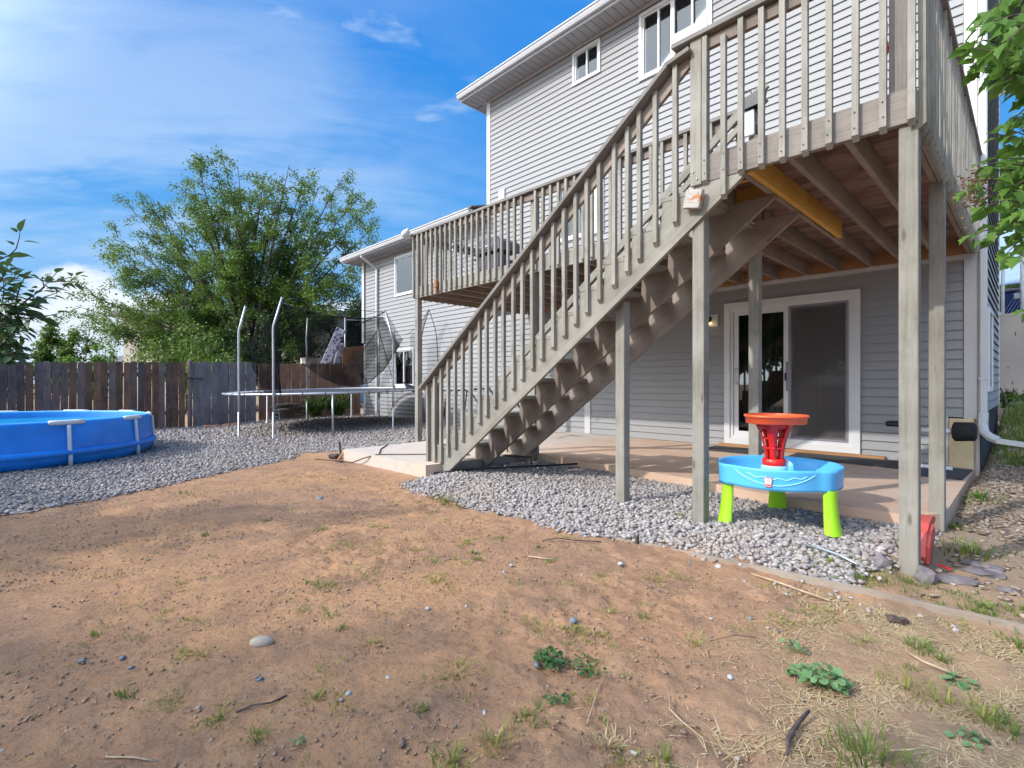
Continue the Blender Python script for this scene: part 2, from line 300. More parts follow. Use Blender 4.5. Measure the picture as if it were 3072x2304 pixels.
def dirt_mat():
    m, nt, b = newmat('orange_dirt')
    v = coords(nt, 'Object')
    big = noise_node(nt, v, 0.55, 5, 0.6, 0.4)
    mid = noise_node(nt, v, 3.2, 8, 0.66, 0.5)
    fine = noise_node(nt, v, 38, 8, 0.75)
    gr = noise_node(nt, v, 260, 3, 0.7)
    c = mix_rgb(nt, maprange(nt, big, 0.33, 0.66), (0.40, 0.235, 0.145), (0.55, 0.30, 0.15))
    c = mix_rgb(nt, maprange(nt, mid, 0.45, 0.70, 0, 0.75), c, (0.27, 0.165, 0.115))
    md2 = noise_node(nt, coords(nt, 'Object', (1.0, 1.4, 1)), 9, 6, 0.7, 0.8)
    c = mix_rgb(nt, maprange(nt, md2, 0.50, 0.66, 0, 0.55), c, (0.27, 0.17, 0.12))
    c = mix_rgb(nt, maprange(nt, md2, 0.32, 0.42, 0.35, 0), c, (0.56, 0.38, 0.25))
    c = mix_rgb(nt, maprange(nt, mid, 0.26, 0.44, 0.55, 0), c, (0.52, 0.35, 0.23))
    c = mix_rgb(nt, maprange(nt, fine, 0.50, 0.68, 0, 0.70), c, (0.17, 0.10, 0.068))
    c = mix_rgb(nt, maprange(nt, fine, 0.26, 0.42, 0.4, 0), c, (0.47, 0.33, 0.23))
    c = mix_rgb(nt, maprange(nt, gr, 0.56, 0.7, 0, 0.45), c, (0.55, 0.42, 0.31))
    c = mix_rgb(nt, maprange(nt, gr, 0.3, 0.42, 0.45, 0), c, (0.13, 0.085, 0.06))
    # straw-covered strip toward +X side
    sep = nt.nodes.new('ShaderNodeSeparateXYZ'); nt.links.new(v, sep.inputs[0])
    mx = maprange(nt, sep.outputs[0], -1.1, 0.1, 0, 0.5)
    c = mix_rgb(nt, mx, c, (0.42, 0.32, 0.21))
    # greyer soil by the fence and house
    my = maprange(nt, sep.outputs[1], 3.2, 5.2, 0, 0.75)
    c = mix_rgb(nt, my, c, (0.36, 0.29, 0.22))
    nt.links.new(c, b.inputs['Base Color']); b.inputs['Roughness'].default_value = 0.95; b.inputs['Specular IOR Level'].default_value = 0.12
    add = nt.nodes.new('ShaderNodeMath'); add.operation = 'ADD'
    m1 = nt.nodes.new('ShaderNodeMath'); m1.operation = 'MULTIPLY'; m1.inputs[1].default_value = 0.35; nt.links.new(gr, m1.inputs[0])
    nt.links.new(fine, add.inputs[0]); nt.links.new(m1.outputs[0], add.inputs[1])
    add2 = nt.nodes.new('ShaderNodeMath'); add2.operation = 'ADD'; nt.links.new(add.outputs[0], add2.inputs[0]); nt.links.new(mid, add2.inputs[1])
    bump(nt, b, add2.outputs[0], 0.9, 0.018)
    return m
MT['dirt'] = dirt_mat()
def slab_mat():
    m, nt, b = newmat('patio_concrete')
    v = coords(nt, 'Object')
    c = mix_rgb(nt, maprange(nt, noise_node(nt, v, 0.9, 5, 0.6), 0.35, 0.65), (0.52, 0.34, 0.24), (0.62, 0.44, 0.32))
    sep = nt.nodes.new('ShaderNodeSeparateXYZ'); nt.links.new(v, sep.inputs[0])
    c = mix_rgb(nt, maprange(nt, sep.outputs[0], -5.6, -4.6, 0.8, 0), c, (0.50, 0.45, 0.40))
    c = mix_rgb(nt, maprange(nt, noise_node(nt, v, 5, 6, 0.7), 0.52, 0.75, 0, 0.5), c, (0.30, 0.19, 0.13))
    nt.links.new(c, b.inputs['Base Color']); b.inputs['Roughness'].default_value = 0.85
    bump(nt, b, noise_node(nt, v, 90, 4), 0.2, 0.003); return m
MT['slab'] = slab_mat()
def floral():
    m, nt, b = newmat('floral_fabric')
    v = coords(nt, 'Object', (1, 1, 1)); vo = nt.nodes.new('ShaderNodeTexVoronoi'); vo.inputs['Scale'].default_value = 9; nt.links.new(v, vo.inputs[0])
    c = mix_rgb(nt, maprange(nt, vo.outputs['Distance'], 0.28, 0.36), (0.10, 0.07, 0.16), (0.62, 0.60, 0.72))
    nt.links.new(c, b.inputs['Base Color']); b.inputs['Roughness'].default_value = 0.9; return m
MT['floral'] = floral()
def water_mat():
    m, nt, b = newmat('pool_water')
    b.inputs['Base Color'].default_value = (0.03, 0.42, 0.62, 1); b.inputs['Roughness'].default_value = 0.04; b.inputs['IOR'].default_value = 1.33
    bump(nt, b, noise_node(nt, coords(nt, 'Object'), 6, 3), 0.15, 0.01); return m
MT['water'] = water_mat()
def lamp_mat():
    m, nt, b = newmat('lit_lamp'); b.inputs['Base Color'].default_value = (0.9, 0.7, 0.4, 1)
    b.inputs['Emission Color'].default_value = (1.0, 0.62, 0.2, 1); b.inputs['Emission Strength'].default_value = 3.0; return m
MT['lamp'] = lamp_mat()

# ------------------------------------------------------------------ object helpers
WM = {}
def place(o, M, parent=None):
    COL.objects.link(o)
    if parent is not None:
        o.parent = parent; o.matrix_parent_inverse = Matrix.Identity(4)
        o.matrix_basis = WM[parent].inverted() @ M
    else: o.matrix_basis = M
    WM[o] = M
    return o
def T(x, y, z): return Matrix.Translation((x, y, z))
def thing(name, label, cat, loc=(0, 0, 0), group=None):
    o = bpy.data.objects.new(name, None); o.empty_display_size = 0.1
    place(o, T(*loc)); tag(o, label, cat, group); return o
def tag(o, label=None, cat=None, group=None, kind=None):
    if label: o['label'] = label
    if cat: o['category'] = cat
    if group: o['group'] = group
    if kind: o['kind'] = kind
    return o
def mesh_from(name, V, F, mat=None, smooth=False):
    me = bpy.data.meshes.new(name)
    me.from_pydata([tuple(v) for v in V], [], F); me.update()
    if mat is not None: me.materials.append(mat)
    if smooth: me.polygons.foreach_set('use_smooth', [True] * len(me.polygons))
    return me
def np_mesh(name, V, F, mat=None, smooth=False):
    """V (n,3), F (m,k) with constant k"""
    V = np.asarray(V, dtype=np.float32); F = np.asarray(F, dtype=np.int32); k = F.shape[1]
    me = bpy.data.meshes.new(name); me.vertices.add(len(V)); me.vertices.foreach_set('co', V.ravel())
    me.loops.add(F.size); me.loops.foreach_set('vertex_index', F.ravel())
    me.polygons.add(len(F)); me.polygons.foreach_set('loop_start', np.arange(len(F), dtype=np.int32) * k)
    me.polygons.foreach_set('loop_total', np.full(len(F), k, dtype=np.int32))
    if smooth: me.polygons.foreach_set('use_smooth', np.ones(len(F), dtype=bool))
    me.update(calc_edges=True)
    if mat is not None: me.materials.append(mat)
    return me
def put(name, me, M=None, parent=None):
    return place(bpy.data.objects.new(name, me), M if M is not None else Matrix.Identity(4), parent)
_box = {}
def box_mesh(L, W, H, mat, c=0.003):
    key = (round(L, 3), round(W, 3), round(H, 3), mat.name, c)
    if key in _box: return _box[key]
    c = min(c, L * 0.3, W * 0.3, H * 0.3)
    hx, hy, hz = L / 2, W / 2, H / 2
    V = []; idx = {}
    for sx in (-1, 1):
        for sy in (-1, 1):
            for sz in (-1, 1):
                for ax in range(3):
                    p = [sx * (hx - c), sy * (hy - c), sz * (hz - c)]; s = (sx, sy, sz)
                    p[ax] = s[ax] * (hx, hy, hz)[ax]
                    idx[(sx, sy, sz, ax)] = len(V); V.append(p)
    F = []
    for ax in range(3):
        a1, a2 = [a for a in range(3) if a != ax]
        for s in (-1, 1):
            q = []
            for u, v in ((-1, -1), (1, -1), (1, 1), (-1, 1)):
                k = [0, 0, 0]; k[ax] = s; k[a1] = u; k[a2] = v; q.append(idx[(*k, ax)])
            F.append(q)
    for ax in range(3):            # edge chamfers along axis ax
        a1, a2 = [a for a in range(3) if a != ax]
        for u in (-1, 1):
            for v in (-1, 1):
                k0 = [0, 0, 0]; k1 = [0, 0, 0]
                k0[ax] = -1; k1[ax] = 1
                for k in (k0, k1): k[a1] = u; k[a2] = v
                F.append([idx[(*k0, a1)], idx[(*k1, a1)], idx[(*k1, a2)], idx[(*k0, a2)]])
    for sx in (-1, 1):
        for sy in (-1, 1):
            for sz in (-1, 1): F.append([idx[(sx, sy, sz, a)] for a in range(3)])
    me = mesh_from('board', V, F, mat)
    import bmesh
    bm = bmesh.new(); bm.from_mesh(me); bmesh.ops.recalc_face_normals(bm, faces=bm.faces); bm.to_mesh(me); bm.free()
    _box[key] = me; return me
def beam(name, a, b, w, h, mat, parent=None, up=(0, 0, 1), c=0.003):
    """board from a to b; h = size along 'up', w = size across"""
    a = Vector(a); b = Vector(b); d = b - a; L = d.length; x = d.normalized()
    upv = Vector(up)
    if abs(x.dot(upv)) > 0.98: upv = Vector((0, 1, 0)) if abs(x.y) < 0.9 else Vector((1, 0, 0))
    y = upv.cross(x).normalized(); z = x.cross(y)
    R = Matrix((x, y, z)).transposed().to_4x4()
    R.translation = (a + b) / 2
    return put(name, box_mesh(L, w, h, mat, c), R, parent)
def box(name, x0, x1, y0, y1, z0, z1, mat, parent=None, c=0.003):
    return put(name, box_mesh(x1 - x0, y1 - y0, z1 - z0, mat, c), T((x0 + x1) / 2, (y0 + y1) / 2, (z0 + z1) / 2), parent)
def vpost(name, x, y, z0, z1, w, mat, parent=None, d=None, c=0.004):
    """vertical post with grain running up: local X is vertical; d = depth along Y"""
    return beam(name, (x, y, z0), (x, y, z1), d if d else w, w, mat, parent, up=(1, 0, 0), c=c)
def tube_geo(pts, r, seg=8, caps=True, closed=False):
    pts = [Vector(p) for p in pts]; n = len(pts); rs = r if isinstance(r, (list, tuple)) else [r] * n
    V = []; F = []; prev = None
    for i, p in enumerate(pts):
        if closed: t = (pts[(i + 1) % n] - pts[i - 1]).normalized()
        else: t = (pts[min(i + 1, n - 1)] - pts[max(i - 1, 0)]).normalized()
        ref = prev if prev is not None else (Vector((0, 0, 1)) if abs(t.z) < 0.9 else Vector((1, 0, 0)))
        u = (ref - t * ref.dot(t)).normalized(); v = t.cross(u); prev = u
        for k in range(seg):
            a = 2 * math.pi * k / seg; V.append(p + (u * math.cos(a) + v * math.sin(a)) * rs[i])
    m = n if closed else n - 1
    for i in range(m):
        j = (i + 1) % n
        for k in range(seg):
            l = (k + 1) % seg; F.append([i * seg + k, i * seg + l, j * seg + l, j * seg + k])
    if caps and not closed:
        F.append(list(range(seg))[::-1]); F.append([(n - 1) * seg + k for k in range(seg)])
    return V, F
def tube(name, pts, r, mat, parent=None, seg=8, closed=False, origin=None):
    V, F = tube_geo(pts, r, seg, True, closed)
    o = Vector(origin) if origin else Vector(pts[0])
    me = mesh_from(name, [v - o for v in V], F, mat, True)
    return put(name, me, T(*o), parent)
def lathe_geo(profile, seg=32, cx=0, cy=0, sx=1., sy=1.):
    V = []; F = []
    for r, z in profile:
        for k in range(seg):
            a = 2 * math.pi * k / seg; V.append((cx + r * sx * math.cos(a), cy + r * sy * math.sin(a), z))
    for i in range(len(profile) - 1):
        for k in range(seg):
            l = (k + 1) % seg; F.append([i * seg + k, i * seg + l, (i + 1) * seg + l, (i + 1) * seg + k])
    return V, F
def prism(name, poly, axis, t0, t1, mat, parent=None, M=None, smooth=False):
    """extrude 2-D polygon along axis ('x','y','z') from t0 to t1"""
    n = len(poly); V = []
    for t in (t0, t1):
        for a, b in poly:
            V.append({'x': (t, a, b), 'y': (a, t, b), 'z': (a, b, t)}[axis])
    F = [list(range(n)), [n + i for i in range(n)][::-1]]
    for i in range(n):
        j = (i + 1) % n; F.append([i, i + n, j + n, j])
    me = mesh_from(name, V, F, mat, smooth)
    import bmesh
    bm = bmesh.new(); bm.from_mesh(me); bmesh.ops.recalc_face_normals(bm, faces=bm.faces); bm.to_mesh(me); bm.free()
    return put(name, me, M, parent)
def sst(v, a, b):
    t = min(1, max(0, (v - a) / (b - a))); return t * t * (3 - 2 * t)

# ------------------------------------------------------------------ ground
def S_(v, a, b):
    t = np.clip((v - a) / (b - a), 0, 1); return t * t * (3 - 2 * t)
_ph = RNG.uniform(0, 6.28, (14, 2)); _dr = RNG.uniform(-1, 1, (14, 2))
def lump(x, y, lo, hi, n0, n1):
    z = 0
    for i in range(n0, n1):
        f = lo + (hi - lo) * (i - n0) / max(1, n1 - n0 - 1)
        z = z + np.sin(f * (x * _dr[i, 0] + y * (1 - abs(_dr[i, 0]))) + _ph[i, 0]) * np.cos(f * (y * _dr[i, 1] - x * 0.6) + _ph[i, 1]) / (n1 - n0)
    return z
def gz(x, y):
    x = np.asarray(x, dtype=float); y = np.asarray(y, dtype=float)
    z = 0.13 * S_(y, 3.2, 6.2) * S_(-x, 6.6, 7.8) * (1 - 0.3 * S_(-x, 15.1, 15.6))
    z = z + 0.055 * S_(y, 3.0, 3.7) * S_(x, -5.1, -4.7) * (1 - S_(x, -0.65, -0.4))
    z = z + (0.17 * S_(y, 4.2, 7.4) + 0.62 * S_(y, 7.9, 13.5)) * S_(x, -0.55, -0.3)
    near = np.exp(-(((x + 2) / 7) ** 2 + ((y - 1.5) / 5) ** 2))
    z = z + 0.022 * near * lump(x, y, 1.2, 3.5, 0, 7) + 0.010 * near * lump(x, y, 6, 17, 7, 14)
    return z
_tab = RNG.uniform(-1, 1, (256, 256))
def vnoise(x, y):
    xi = np.floor(x).astype(int); yi = np.floor(y).astype(int); fx = x - xi; fy = y - yi; fx = fx * fx * (3 - 2 * fx); fy = fy * fy * (3 - 2 * fy)
    g = lambda i, j: _tab[i % 256, j % 256]
    return (g(xi, yi) * (1 - fx) + g(xi + 1, yi) * fx) * (1 - fy) + (g(xi, yi + 1) * (1 - fx) + g(xi + 1, yi + 1) * fx) * fy
def soil(x, y):
    """clods, scuffs and footprints of trodden dirt"""
    m = np.exp(-(((x + 1.6) / 5) ** 2 + ((y - 1.2) / 3.2) ** 2))
    z = .014 * vnoise(x * 4.1 + 9, y * 4.1) + .011 * vnoise(x * 10.3, y * 10.3 + 5) + .007 * vnoise(x * 23, y * 23) + .0045 * vnoise(x * 48, y * 48)
    rough = S_(vnoise(x * 1.3 + 3, y * 1.3 + 8), -.3, .6)
    return m * z * (.45 + .85 * rough)
def ground():
    xs = np.concatenate([np.linspace(-900, -60, 12), np.linspace(-50, -17, 12), np.linspace(-16.5, -7, 70), np.arange(-6.9, -3.2, 0.045), np.arange(-3.2, 0.5, 0.016), np.linspace(0.7, 12, 40), np.linspace(20, 900, 12)])
    ys = np.concatenate([np.linspace(-900, -60, 10), np.linspace(-50, -5, 14), np.arange(-4.5, -0.3, 0.2), np.arange(-0.25, 0.15, 0.04), np.arange(0.16, 2.9, 0.016), np.arange(2.91, 4.8, 0.045), np.linspace(4.9, 16, 70), np.linspace(18, 50, 10), np.linspace(70, 900, 10)])
    X, Y = np.meshgrid(xs, ys, indexing='ij'); Z = gz(X, Y) + soil(X, Y)
    V = np.stack([X, Y, Z], -1).reshape(-1, 3); a, b = X.shape
    i = np.arange(a - 1)[:, None] * b + np.arange(b - 1)[None, :]
    F = np.stack([i, i + b, i + b + 1, i + 1], -1).reshape(-1, 4)
    tag(put('ground', np_mesh('ground', V, F, MT['dirt'], True)), kind='structure')
ground()
SLAB = [(-7.08, 3.40), (-5.02, 3.44), (-4.92, 5.08), (-3.39, 5.0), (-2.46, 4.9), (-1.9, 4.74), (-1.49, 4.67), (-0.62, 4.68), (-0.46, 4.95), (-0.47, 7.93), (-7.3, 7.93)]
prism('patio', SLAB, 'z', -0.05, 0.155, MT['slab'])['kind'] = 'structure'
def inpoly(poly, x, y):
    n = len(poly); r = np.zeros(np.shape(x), dtype=bool); j = n - 1
    for i in range(n):
        xi, yi = poly[i]; xj, yj = poly[j]
        c = ((yi > y) != (yj > y)) & (x < (xj - xi) * (y - yi) / (yj - yi + 1e-12) + xi)
        r ^= c; j = i
    return r
GR = [(-5.0, 3.40), (-4.82, 3.02), (-4.3, 2.9), (-3.85, 2.98), (-3.5, 2.84), (-2.95, 3.0), (-2.5, 2.9), (-2.05, 3.12), (-1.54, 3.18), (-0.98, 3.19), (-0.72, 3.24), (-0.6, 3.75), (-0.52, 4.3), (-0.47, 4.95), (-0.6, 4.72), (-1.5, 4.7), (-2.46, 4.94), (-3.39, 5.04), (-4.92, 5.12)]
GL = [(-5.8, -6), (-5.95, -0.6), (-6.1, 0.0), (-6.35, 0.7), (-6.75, 1.35), (-7.15, 1.9), (-7.6, 2.7), (-8.3, 3.3), (-7.9, 3.9), (-7.22, 4.3), (-7.32, 7.88), (-14.95, 7.88), (-14.97, -6)]
def stones(name, poly, dens, rmin, rmax, mat, layers=0.5, flat=0.65, thin=None, kind='stuff', seed=1, sub=8, edge=0.05):
    rg = np.random.default_rng(seed); P = np.array(poly)
    x0, y0 = P.min(0); x1, y1 = P.max(0); n = int((x1 - x0) * (y1 - y0) * dens)
    x = rg.uniform(x0, x1, n); y = rg.uniform(y0, y1, n)
    jx = x + rg.normal(0, edge, n); jy = y + rg.normal(0, edge, n)
    k = inpoly(poly, jx, jy)
    if thin is not None: k &= rg.uniform(0, 1, n) < thin(x, y)
    x = x[k]; y = y[k]; n = len(x)
    r = rmin + (rmax - rmin) * rg.beta(1.6, 3, n)
    dist = np.hypot(x, y); r = r * (1 + 0.5 * S_(dist, 8, 14))
    z = gz(x, y) + r * flat * 0.25 + rg.uniform(0, layers, n) * r
    if sub == 8:
        base = np.array([(sx, sy, sz) for sx in (-1, 1) for sy in (-1, 1) for sz in (-1, 1)]) * 0.62
        tris = np.array([(0, 1, 3), (0, 3, 2), (4, 6, 7), (4, 7, 5), (0, 4, 5), (0, 5, 1), (2, 3, 7), (2, 7, 6), (0, 2, 6), (0, 6, 4), (1, 5, 7), (1, 7, 3)])
    else:
        t = (1 + 5 ** 0.5) / 2
        base = np.array([(-1, t, 0), (1, t, 0), (-1, -t, 0), (1, -t, 0), (0, -1, t), (0, 1, t), (0, -1, -t), (0, 1, -t), (t, 0, -1), (t, 0, 1), (-t, 0, -1), (-t, 0, 1)]) / 1.9
        tris = np.array([(0, 11, 5), (0, 5, 1), (0, 1, 7), (0, 7, 10), (0, 10, 11), (1, 5, 9), (5, 11, 4), (11, 10, 2), (10, 7, 6), (7, 1, 8), (3, 9, 4), (3, 4, 2), (3, 2, 6), (3, 6, 8), (3, 8, 9), (4, 9, 5), (2, 4, 11), (6, 2, 10), (8, 6, 7), (9, 8, 1)])
    m = len(base)
    v = base[None] * (1 + rg.uniform(-0.38, 0.38, (n, m, 3)))
    v = v * (r[:, None, None] * np.stack([rg.uniform(0.8, 1.35, n), rg.uniform(0.7, 1.0, n), rg.uniform(0.45, 0.9, n) * flat / 0.65], -1)[:, None, :])
    a = rg.uniform(0, 6.283, n); b_ = rg.normal(0, 0.35, n); ca, sa, cb, sb = np.cos(a), np.sin(a), np.cos(b_), np.sin(b_)
    vy = v[..., 1] * cb[:, None] - v[..., 2] * sb[:, None]; vz = v[..., 1] * sb[:, None] + v[..., 2] * cb[:, None]
    vx = v[..., 0] * ca[:, None] - vy * sa[:, None]; vy2 = v[..., 0] * sa[:, None] + vy * ca[:, None]
    V = np.stack([vx + x[:, None], vy2 + y[:, None], vz + z[:, None]], -1).reshape(-1, 3)
    F = (tris[None] + (np.arange(n) * m)[:, None, None]).reshape(-1, 3)
    o = put(name, np_mesh(name, V, F, mat)); tag(o, kind=kind); return o
def gravel_base(name, poly, dz=0.006):
    P = np.array(poly); x0, y0 = P.min(0); x1, y1 = P.max(0); st = 0.1
    xs = np.arange(x0, x1 + st, st); ys = np.arange(y0, y1 + st, st); X, Y = np.meshgrid(xs, ys, indexing='ij')
    V = np.stack([X, Y, gz(X, Y) + dz], -1).reshape(-1, 3); b = len(ys)
    i = (np.arange(len(xs) - 1)[:, None] * b + np.arange(b - 1)[None, :])
    cx = (xs[:-1] + st / 2)[:, None] + 0 * ys[None, :-1]; cy = (ys[:-1] + st / 2)[None, :] + 0 * xs[:-1, None]
    k = inpoly(poly, cx, cy); i = i[k]
    F = np.stack([i, i + b, i + b + 1, i + 1], -1).reshape(-1, 4)
    m, nt, bb = newmat(name + '_bed'); v = coords(nt, 'Object')
    vo = nt.nodes.new('ShaderNodeTexVoronoi'); vo.inputs['Scale'].default_value = 34; nt.links.new(v, vo.inputs[0])
    c = mix_rgb(nt, vo.outputs['Color'], (0.20, 0.17, 0.155), (0.42, 0.385, 0.365)); nt.links.new(c, bb.inputs['Base Color'])
    bb.inputs['Roughness'].default_value = 0.95; bump(nt, bb, vo.outputs['Distance'], 0.9, 0.02)
    tag(put(name, np_mesh(name, V, F, m, True)), kind='structure')
gravel_base('gravel_bed', GR); gravel_base('gravel_path', GL)
tag(stones('gravel', GR, 2500, 0.011, 0.026, MT['gravel'], layers=1.1, seed=3, sub=12), 'crushed grey gravel filling the bed between stairs and patio', 'gravel')
tag(stones('gravel', GL, 900, 0.013, 0.027, MT['gravel'], layers=0.9, seed=4, thin=lambda x, y: (0.55 + 0.45 * (np.hypot(x, y) < 10)) * (np.hypot(x, y) < 17) * (1 - 0.75 * S_(y, 2.6, 3.6) * S_(x, -9.5, -8))), 'crushed grey gravel around the pool and trampoline', 'gravel')
DIRT = [(-6.6, -0.2), (-5.9, -0.6), (-2, -0.3), (0.2, 1.2), (0.3, 3.2), (-2.1, 3.05), (-4.8, 3.0), (-7.0, 3.35), (-8.2, 3.2), (-7.0, 1.8)]
tag(stones('pebbles', DIRT, 20, 0.004, 0.013, MT['pebbles'], seed=5, layers=0.2, flat=0.5, sub=12), 'small loose pebbles scattered over the bare dirt', 'pebbles')
tag(stones('dirt_clods', DIRT, 560, 0.003, 0.010, MT['clods'], seed=6, layers=0.1, flat=0.5), 'crumbs and clods of dry orange soil', 'soil crumbs')
CH = [(-0.46, 3.4), (0.0, 3.35), (1.6, 4.5), (2.5, 8.5), (-0.25, 8.2), (-0.44, 7.0), (-0.45, 5.0)]
tag(stones('bark_chips', CH, 900, 0.012, 0.035, MT['chips'], seed=8, layers=0.5, flat=0.32, thin=lambda x, y: 0.15 + 0.85 * S_(y, 4.6, 5.8)), 'flat tan wood chips and shards beside the patio corner', 'wood chips')
tag(stones('gravel', [(-2.4, 2.85), (-1.2, 2.93), (-0.2, 3.0), (-0.05, 3.17), (-1.5, 3.1), (-2.2, 3.02)], 90, 0.01, 0.02, MT['gravel'], seed=9, layers=0.1, sub=12), 'stray grey gravel spilled over the wooden edging', 'gravel')

# ------------------------------------------------------------------ house
WY = 7.9
house = thing('house', 'two-storey house with pale grey vinyl lap siding and white trim', 'house', (-8, WY, 0.1))
SP = 0.1138
lapV = [(0, -.002, SP + .02), (1, -.002, SP + .02), (1, -.024, .005), (0, -.024, .005), (1, -.022, 0), (0, -.022, 0), (1, -.020, 0), (0, -.020, 0), (1, -.014, .045), (0, -.014, .045)]
lapF = [(0, 3, 2, 1), (3, 5, 4, 2), (5, 7, 6, 4), (7, 9, 8, 6)]
lap_me = mesh_from('siding_board', lapV, lapF, MT['siding'])
nsid = [0]
def courses(x0, x1, z0, z1, opens=(), M0=Matrix.Identity(4), y=WY, stuff=None):
    k = 0; z = z0
    while z < z1 - 0.02:
        zc = z + SP / 2; segs = [(x0, x1)]
        for (a, b, c, d) in opens:
            if c < zc < d:
                ns = []
                for s0, s1 in segs:
                    if b <= s0 or a >= s1: ns.append((s0, s1)); continue
                    if a > s0: ns.append((s0, a))
                    if b < s1: ns.append((b, s1))
                segs = ns
        for s0, s1 in segs:
            M = M0 @ T(s0, y, z) @ Matrix.Diagonal((s1 - s0, 1, 1, 1))
            put('siding_board', lap_me, M, house); nsid[0] += 1
        z += SP
def wallpanel(x0, x1, z0, z1, opens, M0=Matrix.Identity(4), y=WY):
    """sheathing behind the siding, with real openings"""
    xs = sorted({x0, x1, *[v for o in opens for v in o[:2] if x0 < v < x1]}); zs = sorted({z0, z1, *[v for o in opens for v in o[2:] if z0 < v < z1]})
    V = []; F = []
    for i in range(len(xs) - 1):
        for j in range(len(zs) - 1):
            cx = (xs[i] + xs[i + 1]) / 2; cz = (zs[j] + zs[j + 1]) / 2
            if any(a < cx < b and c < cz < d for a, b, c, d in opens): continue
            n = len(V)
            for yy in (0.0, 0.12): V += [(xs[i], y + yy, zs[j]), (xs[i + 1], y + yy, zs[j]), (xs[i + 1], y + yy, zs[j + 1]), (xs[i], y + yy, zs[j + 1])]
            F += [(n, n + 1, n + 2, n + 3), (n + 7, n + 6, n + 5, n + 4), (n, n + 4, n + 5, n + 1), (n + 1, n + 5, n + 6, n + 2), (n + 2, n + 6, n + 7, n + 3), (n + 3, n + 7, n + 4, n)]
    put('wall', mesh_from('wall', V, F, MT['interior']), M0, house)
O_door = (-3.30, -1.63, 0.15, 2.32)
O_small = (-6.34, -5.76, 7.08, 7.64)
O_big = (-4.83, -3.60, 6.53, 7.62)
O_mid = (-6.75, -5.68, 4.04, 5.10)
O_left = (-13.03, -11.9, 3.72, 4.79)
O_base = (-13.10, -12.1, 1.08, 2.10)
opR = [O_door, O_small, O_big, O_mid]; opL = [O_left, O_base]
wallpanel(-8.9, -0.50, 0.1, 7.80, opR); wallpanel(-14.88, -8.9, 0.1, 5.04, opL)
courses(-8.86, -0.57, 2.665 + 0.16, 7.74, opR)                       # right part above the deck ledger
courses(-8.9, -6.09, 0.155, 2.66, ()); courses(-5.95, -0.57, 0.73, 2.58, (O_door,)); courses(-5.95, -0.72, 0.16, 0.71, (O_door,))
courses(-14.84, -8.9, 0.155, 5.0, opL)
for k in range(2): pass
tr = MT['trimgrey']
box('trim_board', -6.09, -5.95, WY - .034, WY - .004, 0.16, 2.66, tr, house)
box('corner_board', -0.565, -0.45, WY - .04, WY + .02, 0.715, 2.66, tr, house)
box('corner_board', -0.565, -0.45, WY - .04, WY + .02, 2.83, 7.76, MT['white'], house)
box('corner_board', -8.98, -8.86, WY - .03, WY + .03, 5.22, 7.76, MT['white'], house)
box('corner_board', -14.95, -14.84, WY - .03, WY + .03, 0.12, 2.40, MT['white'], house)
box('corner_board', -15.06, -14.93, WY - .04, WY + .03, 2.43, 5.02, MT['white'], house)
box('trim_board', -14.84, -8.9, WY - .05, WY - .02, 4.985, 5.04, tr, house)
box('frieze_board', -8.9, -0.5, WY - .045, WY - .015, 7.72, 7.79, tr, house)
# side wall (faces +X)
MS = T(-0.40, WY, 0) @ Matrix.Rotation(rad(90), 4, 'Z')
courses(0.07, 3.2, 0.80, 7.75, (), MS, y=0.0)
wallpanel(0.0, 3.2, 0.1, 7.7, [], MS @ T(0, 0.02, 0), y=0)
box('corner_board', -0.45, -0.385, WY - .03, WY + .09, 0.75, 7.76, MT['trimgrey'], house)
box('corner_board', -0.42, -0.375, 11.05, 11.15, 0.8, 7.7, MT['white'], house)
sw = ring_side = None
for (ya, yb, za, zb_) in ((8.06, 8.11, 1.03, 2.02), (8.74, 8.79, 1.03, 2.02), (8.111, 8.739, 1.97, 2.02), (8.111, 8.739, 1.03, 1.08)):
    box('window_trim', -.40, -.352, ya, yb, za, zb_, MT['white'], house)
box('side_pane', -.40, -.366, 8.112, 8.738, 1.081, 1.969, MT['greencloth'], house, .001)
# foundation
box('foundation', -0.70, -0.475, WY - 0.065, WY + 0.02, 0.1, 0.715, MT['concrete_tan'], house, 0.012)
box('foundation', -0.474, -0.43, WY - 0.02, 11.2, -0.1, 0.80, MT['concrete'], house, 0.01)
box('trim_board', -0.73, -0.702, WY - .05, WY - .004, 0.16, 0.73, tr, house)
box('wall', -14.8, -0.6, WY + 0.13, WY + 6, 0.1, 5.0, MT['interior'], house) if False else None
# back volumes so that no light leaks through
V = []
box('wall', -14.86, -8.95, 13.9, 14.02, 0.1, 5.0, MT['siding'], house); box('wall', -8.9, -0.5, 13.9, 14.02, 0.1, 7.8, MT['siding'], house)
box('wall', -14.96, -14.86, WY + .13, 13.9, 0.1, 5.1, MT['siding'], house); box('wall', -8.9, -8.8, WY + .13, 13.9, 5.0, 7.75, MT['siding'], house)
box('wall', -0.58, -0.50, 11.0, 13.9, 0.1, 7.75, MT['siding'], house)
box('floor', -14.8, -0.6, WY + .13, 13.8, 2.7, 2.85, MT['interior'], house)
